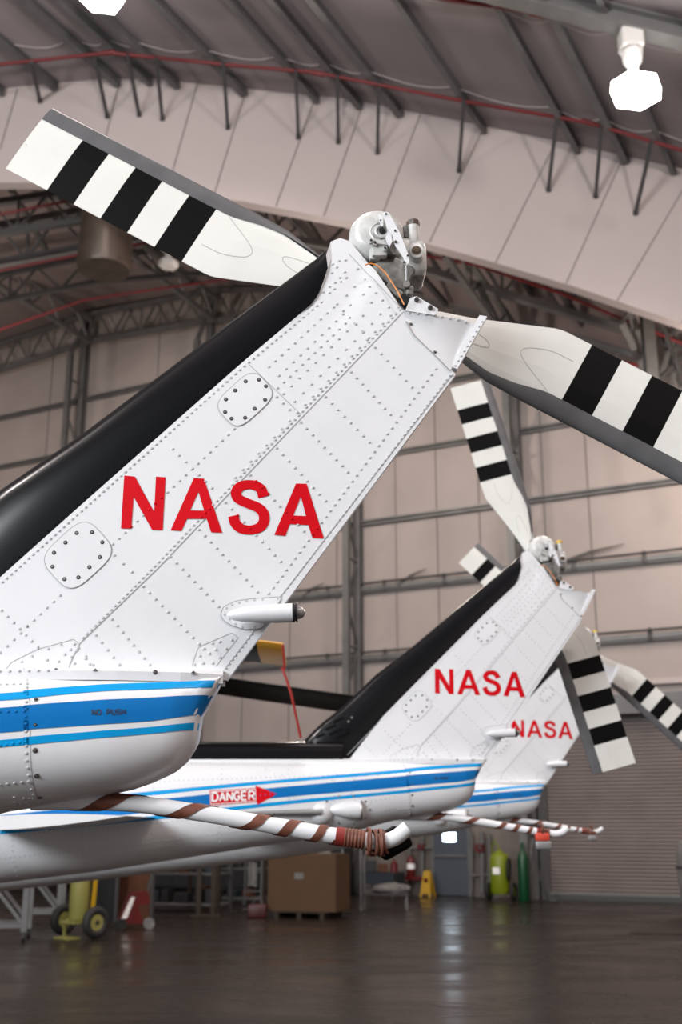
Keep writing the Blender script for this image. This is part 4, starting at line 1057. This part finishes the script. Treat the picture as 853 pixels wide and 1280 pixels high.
for k, (x, w_, h_, mm, nm, lab, ct) in enumerate([(-.33, .3, .3, M_dark, 'tool_case', 'black tool case at the left end of the dark blue bench', 'case'), (.03, .26, .22, M_cardd, 'parts_carton', 'brown parts carton at the middle of the dark blue bench', 'carton'), (.36, .22, .34, M_redp, 'oil_can', 'dark red can at the right end of the dark blue bench', 'can')]):
    m = MB(); m.mat(mm); q = p+U*x
    if nm == 'oil_can': m.lathe(q+Z*.62, (0, 0, 1), [(0, .1), (.22, .1), (.28, .04), (.34, .03)], 12)
    else: m.rbox(q+Z*(.62+h_/2), w_, .28, h_, .02); m.mat(M_steel); m.bar(q+Z*(.62+h_)+U*-.06, q+Z*(.62+h_)+U*.06, .03, .03)
    tag(m.build(nm), lab, ct)

# cardboard box on a pallet
p = on_floor(386, 1146); t = thing('cardboard_box', 'large brown cardboard box standing on a pallet under the middle boom', 'box', p+Z*.13, rz=math.radians(-22))
sc = 1.0; bw, bd, bh = 1.5, .75, 1.1
m = MB(); m.mat(M_card)
for c_, sx_, sy_ in (((-bw/2, 0), .02, bd), ((bw/2, 0), .02, bd), ((0, -bd/2), bw, .02), ((0, bd/2), bw, .02)): m.box((c_[0], c_[1], bh/2), sx_, sy_, bh)
m.box((0, 0, .01), bw, bd, .02); m.build('box_wall', t)
m = MB(); m.mat(M_card); m.box((0, 0, bh+.005), bw*.99, bd*.99, .012); m.build('top_flap', t)
m = MB(); m.mat(M_cloth); m.box((-.05, -bd/2-.015, .68), .2, .008, .12); m.build('paper_label', t)
t = thing('pallet', 'wooden pallet under the large cardboard box', 'pallet', p, rz=math.radians(-22))
for y in (-.42, -.14, .14, .42): m = MB(); m.mat(M_wood); m.box((0, y, .115), 1.2, .13, .022); m.build('deck_board', t)
for x in (-.5, 0, .5): m = MB(); m.mat(M_wood); m.box((x, 0, .05), .09, 1.0, .10); m.build('runner', t)
m = MB(); m.mat(M_whitep); q = p+Vector((.05, 0, 1.2)); m.prism([q+Vector((-.35, 0, 0)), q+Vector((-.1, 0, 0)), q+Vector((-.13, 0, .12)), q+Vector((-.3, 0, .14))], (0, .3, 0)); tag(m.build('paper_bundle'), 'white paper bundle on top of the cardboard box, left one', 'paper')
m = MB(); m.mat(M_cloth); m.prism([q+Vector((.1, 0, 0)), q+Vector((.45, 0, 0)), q+Vector((.28, 0, .2))], (0, .3, 0)); tag(m.build('folded_wrapper'), 'pale folded wrapper on top of the cardboard box, right one', 'wrapper')

# wheeled cylinder dolly
p = on_floor(98, 1172); t = thing('cylinder_cart', 'cream yellow cylinder cart on two black tyres with yellow hubs', 'cart', p, rz=-.72)
for sg, nm in ((-1, 0), (1, 0)):
    m = MB(); m.mat(M_rubber); m.torus((sg*.44, 0, .26), (1, 0, 0), .185, .07, 28, 10); wv = m.build('tyre', t, True)
    m = MB(); m.mat(M_cream); m.lathe((sg*.44-.04, 0, .26), (1, 0, 0), [(0, .13), (.08, .13)], 20); hb = m.build('wheel_hub', wv, True)
    m = MB(); m.mat(M_boltd); m.lathe((sg*.44-.06, 0, .26), (1, 0, 0), [(0, .035), (.12, .035)], 10); m.build('hub_cap', wv, True)
m = MB(); m.mat(M_cream); m.tube([(-.42, 0, .26), (.42, 0, .26)], .025, 8); m.box((0, -.05, .25), .42, .4, .04); m.box((.1, -.3, .02), .4, .25, .03)
m.bar((-.12, -.2, .0), (-.12, -.2, .25), .04, .04); m.build('axle_frame', t)
for x in (-.2, .2): m = MB(); m.mat(M_yel); m.bar((x, .1, .25), (x, .16, 1.5), .05, .05); m.build('upright', t)
m = MB(); m.mat(M_cream); m.lathe((0, -.02, .28), (0, 0, 1), [(0, .15), (.02, .165), (1.1, .165), (1.2, .1), (1.25, .05)], 20); m.build('tank', t, True)
# grey trestle at the left edge
for k, (px, py, lab) in enumerate([(14, 1178, 'grey steel trestle stand on castors at the left edge of the picture'), (60, 1158, 'second grey trestle stand, just left of the yellow cart')]):
    p = on_floor(px, py); t = thing('trestle_stand', lab, 'stand', p, rz=.15)
    for x, y in ((-.42, 0), (.18, 0), (-.42, .7), (.18, .7)):
        m = MB(); m.mat(M_steel); m.bar((x, y, .15), (x, y, 1.1), .09, .09); m.build('leg', t)
        m = MB(); m.mat(M_rubber); m.lathe((x-.02, y, .07), (1, 0, 0), [(0, .07), (.05, .07)], 14); m.build('castor', t, True)
    m = MB(); m.mat(M_steel)
    for y in (0, .7): m.bar((-.42, y, .95), (.18, y, .25), .07, .05); m.bar((-.42, y, .25), (.18, y, .25), .07, .07); m.bar((-.42, y, 1.1), (.18, y, 1.1), .08, .08)
    for x in (-.42, .18): m.bar((x, 0, .9), (x, .7, .9), .06, .06)
    m.build('cross_brace', t)
# red pallet jack / floor jack
p = on_floor(163, 1162); t = thing('floor_jack', 'red floor jack with small wheels right of the yellow cart', 'jack', p, rz=.4)
m = MB(); m.mat(M_redp); m.prism([Vector(q) for q in ((-.25, -.12, .1), (-.05, -.12, .62), (.25, -.12, .66), (.32, -.12, .45), (.1, -.12, .4), (.2, -.12, .1))], (0, .24, 0)); m.build('body', t)
m = MB(); m.mat(M_signw); m.prism([Vector(q) for q in ((-.2, -.125, .2), (-.04, -.125, .56), (.03, -.125, .56), (-.1, -.125, .2))], (0, .004, 0)); m.build('pale_stripe', t)
for x in (-.2, .3):
    m = MB(); m.mat(M_rubber if x < 0 else M_cloth); m.lathe((x, -.16, .1), (0, 1, 0), [(0, .1), (.07, .1)], 16); m.build('wheel', t, True)
m = MB(); m.mat(M_steeld); m.bar((.25, 0, .5), (.4, 0, 1.2), .04, .04); m.build('handle', t)
# tall boards, racks and shelving behind
def board(px, py, w, h, mtl, name, label, cat, th=.06, lean=.0, rz=0):
    p = on_floor(px, py); t = thing(name, label, cat, p, rz=rz-A)
    m = MB(); m.mat(mtl); R = Matrix.Rotation(-lean, 3, 'X'); m.box(R @ Vector((0, 0, h/2)), w, th, h, R); m.build('sheet', t)
    m = MB(); m.mat(M_steeld)
    for x in (-w/2, w/2): m.bar(R @ Vector((x, -.03, 0)), R @ Vector((x, -.03, h)), .05, .06)
    m.build('edge_rail', t); return t
board(165, 1149, 1.0, 1.9, M_cardd, 'crate_panel', 'orange brown crate panel standing behind the red jack', 'panel')
board(128, 1150, .7, 1.7, M_dark, 'crate_panel', 'black panel standing behind the yellow cart', 'panel')
def rack(px, py, w, h, d, n, label, items=True):
    p = on_floor(px, py); t = thing('storage_rack', label, 'rack', p, rz=-A*.6)
    for x in (-w/2, w/2):
        for y in (-d/2, d/2): m = MB(); m.mat(M_wood if y < 0 else M_steeld); m.bar((x, y, 0), (x, y, h), .07, .07); m.build('upright', t)
    for k in range(n):
        m = MB(); m.mat(M_steel); m.box((0, 0, .15+(h-.3)*k/(n-1)), w, d, .04); m.build('shelf', t)
    if items:
        for k in range(n):
            x = -w/2+.15; z = .17+(h-.3)*k/(n-1)
            while x < w/2-.3:
                ww = random.uniform(.12, .35); hh = random.uniform(.12, .34); m = MB(); mm = random.choice([M_dark, M_dark, M_blued, M_cardd, M_dark, M_whitep, M_steel]); m.mat(mm); R = Matrix.Rotation(-A*.6, 3, 'Z')
                c_ = Vector((x+ww/2, -.1, z+hh/2)); q = p + R @ c_
                kind = random.choice(['bin', 'carton', 'can'])
                if kind == 'can': m.lathe(q-Z*hh/2, (0, 0, 1), [(0, ww*.4), (hh*.8, ww*.4), (hh, ww*.2)], 12)
                else:
                    m.rbox(q, ww*.9, .35, hh, .015, R); m.bar(q+R@Vector((-.04, -.18, 0)), q+R@Vector((.04, -.18, 0)), .02, .03)
                o = m.build({'bin': 'storage_bin', 'carton': 'parts_carton', 'can': 'paint_can'}[kind]); 
                tag(o, 'small boxed item on the shelves of the ' + label, {'bin': 'bin', 'carton': 'carton', 'can': 'can'}[kind], 'goods on the ' + label.split(' ')[0] + ' rack')
                x += ww+random.uniform(.03, .15)
    return t
for k, (px, w_, h_, lab) in enumerate([(8, 1.75, 2.2, 'added dark cabinet-shaped backdrop at the far left behind the grey trestle'), (86, 1.75, 2.3, 'added dark cabinet-shaped backdrop behind the yellow cylinder cart'), (158, 1.7, 2.4, 'added dark cabinet-shaped backdrop behind the red floor jack'), (225, 1.65, 2.4, 'added dark cabinet-shaped backdrop behind the left storage rack'), (289, 1.6, 2.4, 'added dark cabinet-shaped backdrop behind the right storage rack'), (350, 1.35, 2.5, 'added dark cabinet-shaped backdrop behind the left half of the cardboard box'), (409, 1.3, 2.2, 'added dark cabinet-shaped backdrop behind the right half of the cardboard box')]):  # dark backdrop added to blacken the wall behind the racks and carts
    p = on_wall(px, 1080, 1.5); p.z = 0; t = thing('dark_backdrop', lab, 'backdrop', p, 'added dark backdrops along the back wall', rz=-A)
    m = MB(); m.mat(M_dark); m.rbox((0, 0, h_/2+.05), w_, .6, h_-.1, .02); m.build('body', t)
    for sg in (-1, 1):
        m = MB(); m.mat(M_dark); m.box((sg*w_/4, -.315, h_/2+.05), w_/2-.04, .03, h_-.25); d_ = m.build('door', t)
        m = MB(); m.mat(M_steel); m.bar((sg*.06, -.35, h_/2), (sg*.06, -.35, h_/2+.2), .02, .02); m.build('handle', d_)
rack(225, 1138, 2.1, 2.2, .7, 4, 'left storage rack behind the red jack')
rack(290, 1130, 1.9, 2.3, .7, 4, 'right storage rack beside the cardboard box')
for k, (px, lab) in enumerate([(248, 'brown wooden post standing before the racks, left of the pair'), (266, 'brown wooden post standing before the racks, right of the pair')]):
    p = on_floor(px, 1146); t = thing('timber_post', lab, 'post', p); m = MB(); m.mat(M_wood); m.bar((0, 0, .04), (0, 0, 2.0), .11, .09); m.build('shaft', t); m = MB(); m.mat(M_wood); m.box((0, 0, .02), .3, .25, .05); m.build('foot', t)
p = on_floor(316, 1138); t = thing('hand_truck', 'dark upright hand truck with a pale cloth left of the cardboard box', 'hand truck', p)
m = MB(); m.mat(M_steeld)
for x in (-.18, .18): m.bar((x, 0, .1), (x, .1, 1.4), .04, .04)
for z in (.4, .8, 1.3): m.bar((-.18, .05, z), (.18, .05, z), .035, .035)
m.box((0, -.15, .04), .4, .3, .03); m.build('frame', t)
for x in (-.2, .2): m = MB(); m.mat(M_rubber); m.lathe((x-.03, .1, .12), (1, 0, 0), [(0, .12), (.06, .12)], 16); m.build('wheel', t, True)
m = MB(); m.mat(M_cloth); q = p+Vector((-.02, -.02, 1.0)); m.grid([[q+Vector((-.1+.05*k, .03*math.sin(k*1.9), -.5*j+.2*math.sin(k)*.1)) for k in range(5)] for j in range(2)]); m.grid([[q+Vector((-.1+.05*k, .05+.03*math.sin(k*1.9), -.5*j)) for k in range(5)] for j in range(2)]); tag(m.build('hanging_cloth', None, True), 'pale cloth hanging on the dark hand truck', 'cloth')
p = on_floor(322, 1147); m = MB(); m.mat(mat('dark_red', srgb(58, 8, 10), .5)); m.rbox(p+Vector((0, 0, .13)), .38, .3, .26, .04); m.mat(M_steeld); m.torus(p+Vector((0, 0, .27)), (0, 1, 0), .09, .012, 16, 6); tag(m.build('tool_box', None, True), 'small dark red box on the floor left of the cardboard box', 'tool box')
p = on_floor(437, 1140); t = thing('garment_rack', 'thin steel rack standing just right of the cardboard box', 'rack', p); 
for x in (-.15, .25): m = MB(); m.mat(M_steel); m.bar((x, 0, .05), (x, 0, 1.6), .04, .04); m.build('upright', t)
m = MB(); m.mat(M_steel); m.bar((-.15, 0, 1.6), (.25, 0, 1.6), .04, .04); m.bar((-.15, -.3, .05), (-.15, .3, .05), .05, .05); m.bar((.25, -.3, .05), (.25, .3, .05), .05, .05); m.build('frame', t)
# dark floor mat and pale equipment at the right edge
m = MB(); m.mat(mat('brown_mat', (.022, .014, .011), .8)); q = [on_floor(*c_) for c_ in ((786, 1167), (853, 1147), (960, 1150), (960, 1172))]; m.prism([Vector((v.x, v.y, .004)) for v in q], (0, 0, .01)); tag(m.build('floor_mat'), 'dark brown mat lying on the floor at the right edge', 'mat')
p = on_floor(882, 1158); t = thing('storage_drum', 'pale grey drum shaped container cut off by the right picture edge', 'drum', p)
m = MB(); m.mat(M_cloth); m.lathe((0, 0, 0), (0, 0, 1), [(0, .3), (.1, .37), (.8, .42), (1.3, .42), (1.5, .36), (1.62, .2)], 24); m.build('body', t, True)
m = MB(); m.mat(M_steeld); m.torus((0, 0, 1.05), (0, 0, 1), .425, .03, 24, 8); m.build('band', t, True)

# hanging drum in the far bay
p = on_y(132, 305, 24.9); r = on_y(166, 330, 24.9).x-on_y(132, 330, 24.9).x; zb = on_y(132, 338, 24.9).z; zt2 = on_y(132, 262, 24.9).z
t = thing('hanging_drum', 'big bronze drum hanging below the roof behind the left rotor blade', 'drum', (p.x, 24.9, zb))
m = MB(); m.mat(M_drum); m.lathe((0, 0, 0), (0, 0, 1), [(0, r*.94), (.08, r), (zt2-zb, r*.93), (zt2-zb+.15, r*.7)], 40); m.build('shell', t, True)
m = MB(); m.mat(M_steell); m.tube([(0, 0, zt2-zb), (0, 0, zt_(p.x)-zb)], .05, 8); m.build('hanger', t, True)

# lamps
def lamp(x, y, z, label, group, power, on=True, big=1.0, top=None):
    t = thing('high_bay_lamp', label, 'lamp', (x, y, z), group)
    m = MB(); m.mat(M_lamp if on else M_lampw); s_ = .47*big; m.lathe((0, 0, 0), (.1, -.05, 1), [(0, s_*.9), (.03, s_*.98), (.26*big, s_*.98), (.34*big, s_*.5)], 6); m.build('lamp_glass', t)
    m = MB(); m.mat(M_lampw); m.lathe((0, 0, .34*big), (0, 0, 1), [(0, .1), (.3, .10), (.42, .17), (.62, .2)], 16); m.build('collar', t, True)
    m = MB(); m.mat(M_lampw); m.rbox((0, 0, 1.22*big), .42, .36, .42, .05); m.build('ballast_box', t)
    if top: m = MB(); m.mat(M_steel); m.bar((0, 0, 1.35), (0, 0, top-z), .06, .06); m.build('hanger', t)
    if power:
        L = bpy.data.lights.new('hangar_light', 'SPOT'); L.energy = power; L.color = (1, .86, .76); L.shadow_soft_size = .3; L.spot_size = math.radians(165); L.spot_blend = .6
        o = bpy.data.objects.new('hangar_light', L); C.objects.link(o); o.location = (x, y, z-.3)
p = on_y(795, 122, 17.6)
lamp(p.x, 17.6, p.z, 'brightly glowing hexagonal lamp under the roof at the upper right', None, 1500, top=on_y(795, 30, 17.6).z)
p = on_y(125, 1, 18.5)
lamp(p.x, 18.5, p.z, 'glowing lamp cut off by the top edge above the pipe bend', None, 1500, top=p.z+2.2)
for k, (x, y, z) in enumerate(((-13, 12, 12.5), (-2, 9, 13.0), (9, 11, 12.5), (-10, -1, 13), (4, -3, 13), (13, 2, 12))):
    L = bpy.data.lights.new('hangar_light', 'POINT'); L.energy = 1950; L.color = (1, .92, .88); L.shadow_soft_size = .4
    o = bpy.data.objects.new('hangar_light', L); C.objects.link(o); o.location = (x, y, z)
p = on_y(210, 334, 27); lamp(p.x, 27, p.z, 'unlit round lamp among the trusses behind the left rotor blade', None, 0, on=False, big=.6, top=p.z+2.5)
for k, (x, y, z) in enumerate(((-19, 35, 12.5), (-11, 29.5, 13), (-1, 27, 12.5), (9, 24.8, 11))):  # unseen lights without fixtures near the back wall; first one added to brighten it
    L = bpy.data.lights.new('hangar_light', 'POINT'); L.energy = 680; L.color = (1, .85, .75); L.shadow_soft_size = .35
    o = bpy.data.objects.new('hangar_light', L); C.objects.link(o); o.location = (x, y, z)

# daylight through the open hangar front, behind the camera
L = bpy.data.lights.new('daylight_opening', 'AREA'); L.shape = 'RECTANGLE'; L.size = 9; L.size_y = 5; L.energy = 3900; L.color = (.93, .97, 1.0)
o = bpy.data.objects.new('daylight_opening', L); C.objects.link(o); o.location = (-13, -8, 8.5); o.rotation_euler = (Vector((1.0, 6.5, 2.4))-Vector((-13, -8, 8.5))).to_track_quat('-Z', 'Y').to_euler()
w = bpy.data.worlds.new('world'); scn.world = w; w.use_nodes = True
bg = w.node_tree.nodes['Background']; bg.inputs[0].default_value = (.75, .85, 1, 1); bg.inputs[1].default_value = .25
vs = scn.view_settings; vs.view_transform = 'Standard'; vs.look = 'None'; vs.gamma = 1; vs.exposure = 0.0; vs.use_curve_mapping = False
